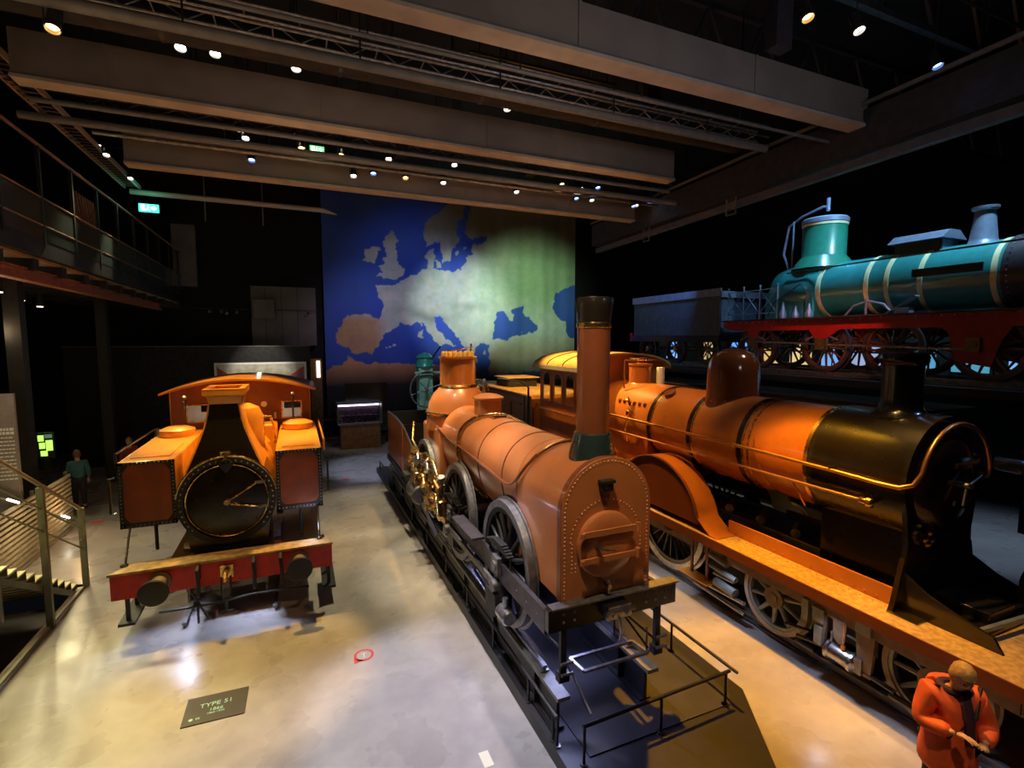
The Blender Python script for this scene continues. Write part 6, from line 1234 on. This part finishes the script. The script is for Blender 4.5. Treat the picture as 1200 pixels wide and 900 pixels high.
    jk = skinned('jacket', [W(*J2[n_]) for n_ in jn], [(jx[a], jx[b]) for a, b in (('pel', 'sp'), ('sp', 'ch'), ('ch', 'nk'), ('ch', 'ls'), ('ls', 'le'), ('le', 'lw2'), ('ch', 'rs'), ('rs', 're'), ('re', 'rw2'))], [tuple(q * k for q in jr[n_]) if isinstance(jr[n_], tuple) else jr[n_] * k for n_ in jn], jacket, t, root=0)
    tn = ['pel', 'lh', 'lk', 'lf2', 'rh', 'rk', 'rf2']; J2['pel'] = J['pel']; J2['lf2'] = tuple(Vector(J['lf']) + Vector((0, 0, .03))); J2['rf2'] = tuple(Vector(J['rf']) + Vector((0, 0, .03)))
    trr = dict(pel=.145, lh=.1, lk=.075, lf2=.062, rh=.1, rk=.075, rf2=.062); tx_ = {n_: i for i, n_ in enumerate(tn)}
    skinned('trousers', [W(*J2[n_]) for n_ in tn], [(tx_[a], tx_[b]) for a, b in (('pel', 'lh'), ('lh', 'lk'), ('lk', 'lf2'), ('pel', 'rh'), ('rh', 'rk'), ('rk', 'rf2'))], [trr[n_] * k for n_ in tn], trousers, t)
    for sd_ in ('l', 'r'):
        a, b = Vector(J[sd_ + 'f']), Vector(J[sd_ + 't']); a.z = b.z = .045
        skinned('shoe', [W(*(a + Vector((0, .05, 0)))), W(*a.lerp(b, .5)), W(*b)], [(0, 1), (1, 2)], [(.05 * k, .045 * k), (.052 * k, .042 * k), (.045 * k, .03 * k)], rubber, t, sub=1)
        # hand: palm, four fingers and thumb
        wv_ = Vector(J[sd_ + 'w']); el = Vector(J[sd_ + 'e']); d = (wv_ - el).normalized(); lat = Vector((1, 0, 0)) if sd_ == 'l' else Vector((-1, 0, 0))
        lat = (lat - d * lat.dot(d)).normalized() if abs(lat.dot(d)) < .95 else Vector((0, 0, 1)); nm_ = d.cross(lat)
        hv = []; he = []; hr_ = []
        def addv(p, r): hv.append(W(*p)); hr_.append(r * k); return len(hv) - 1
        w0 = addv(wv_, .026); pm = addv(wv_ + d * .05, .03); he.append((w0, pm))
        for q, ln in zip((-.030, -.010, .010, .030), (.068, .08, .075, .058)):
            a1 = addv(wv_ + d * .088 + lat * q, .0095); a2 = addv(wv_ + d * (.088 + ln * .5) + lat * q + nm_ * .012, .0085); a3 = addv(wv_ + d * (.088 + ln * .9) + lat * q + nm_ * .035, .0075); he += [(pm, a1), (a1, a2), (a2, a3)]
        a1 = addv(wv_ + d * .045 - lat * .04, .011); a2 = addv(wv_ + d * .085 - lat * .06 + nm_ * .015, .009); he += [(pm, a1), (a1, a2)]
        skinned('hand', hv, he, hr_, skin, t, sub=1)
    if scarf:
        A = [W(.11 * math.cos(a), -.02 + .09 * math.sin(a), 1.47) for a in [2 * PI * i / 14 for i in range(14)]]
        MB().tube(A, .035 * k, 8, True).tube([W(.03, -.12, 1.46), W(.03, -.19, 1.35), W(.05, -.18, 1.2), W(.06, -.19, 1.05)], .045 * k, 8).build('scarf', scarf, t)
        MB().tube([W(.20, -.02, 1.5), W(.1, -.17, 1.3), W(-.1, -.19, 1.1), W(-.21, -.08, .95), W(-.2, .08, .95)], .018 * k, 6).build('bag_strap', black_matt, t)
        MB().beam(W(.06, -.13, 1.0), W(.0, -.16, 1.42), .035, .02).build('jacket_zip', dull_steel, t)
        MB().tube([W(.13 * math.cos(a), .06 + .07 * math.sin(a), 1.45) for a in [PI * .0 + PI * i / 10 for i in range(11)]], .05 * k, 8).build('hood', jacket, t)
    return t
orange_red = mat('orange_red_jacket', (.85, .13, .03), .6, noise=.22, nscale=7, bump=.4, bscale=14)
navy = mat('dark_navy_cloth', (.02, .02, .03), .8, noise=.2)
person((5.88, 2.60, 0), 1.88, math.radians(-38), 'blond visitor in an open orange-red jacket and dark scarf, head bowed', orange_red, navy, mat('blond_hair', (.55, .32, .12), .5, noise=.35, nscale=30), bow=.75, arms='front', scarf=mat('dark_violet_scarf', (.05, .015, .04), .8, noise=.2))
person((-6.05, 18.4, 0), 1.75, math.radians(200), 'visitor in a dark blue-green jacket standing left of the ochre locomotive', mat('petrol_jacket', (.05, .16, .2), .8, noise=.2), navy, mat('brown_hair', (.2, .1, .05), .6, noise=.2), walk=.05)
person((-5.3, 20.4, 0), 1.72, math.radians(20), 'visitor in a red jacket behind the left tank of the ochre locomotive', mat('dull_red_jacket', (.35, .05, .03), .8, noise=.2), navy, mat('light_hair', (.5, .32, .18), .6, noise=.2), walk=.05)
person((-4.45, 20.4, .0), 1.95, math.radians(-20), 'visitor in a pale blue top just left of the ochre cab', mat('pale_blue_top', (.25, .45, .5), .8, noise=.2), navy, mat('grey_hair', (.6, .55, .6), .6, noise=.2), walk=.05)
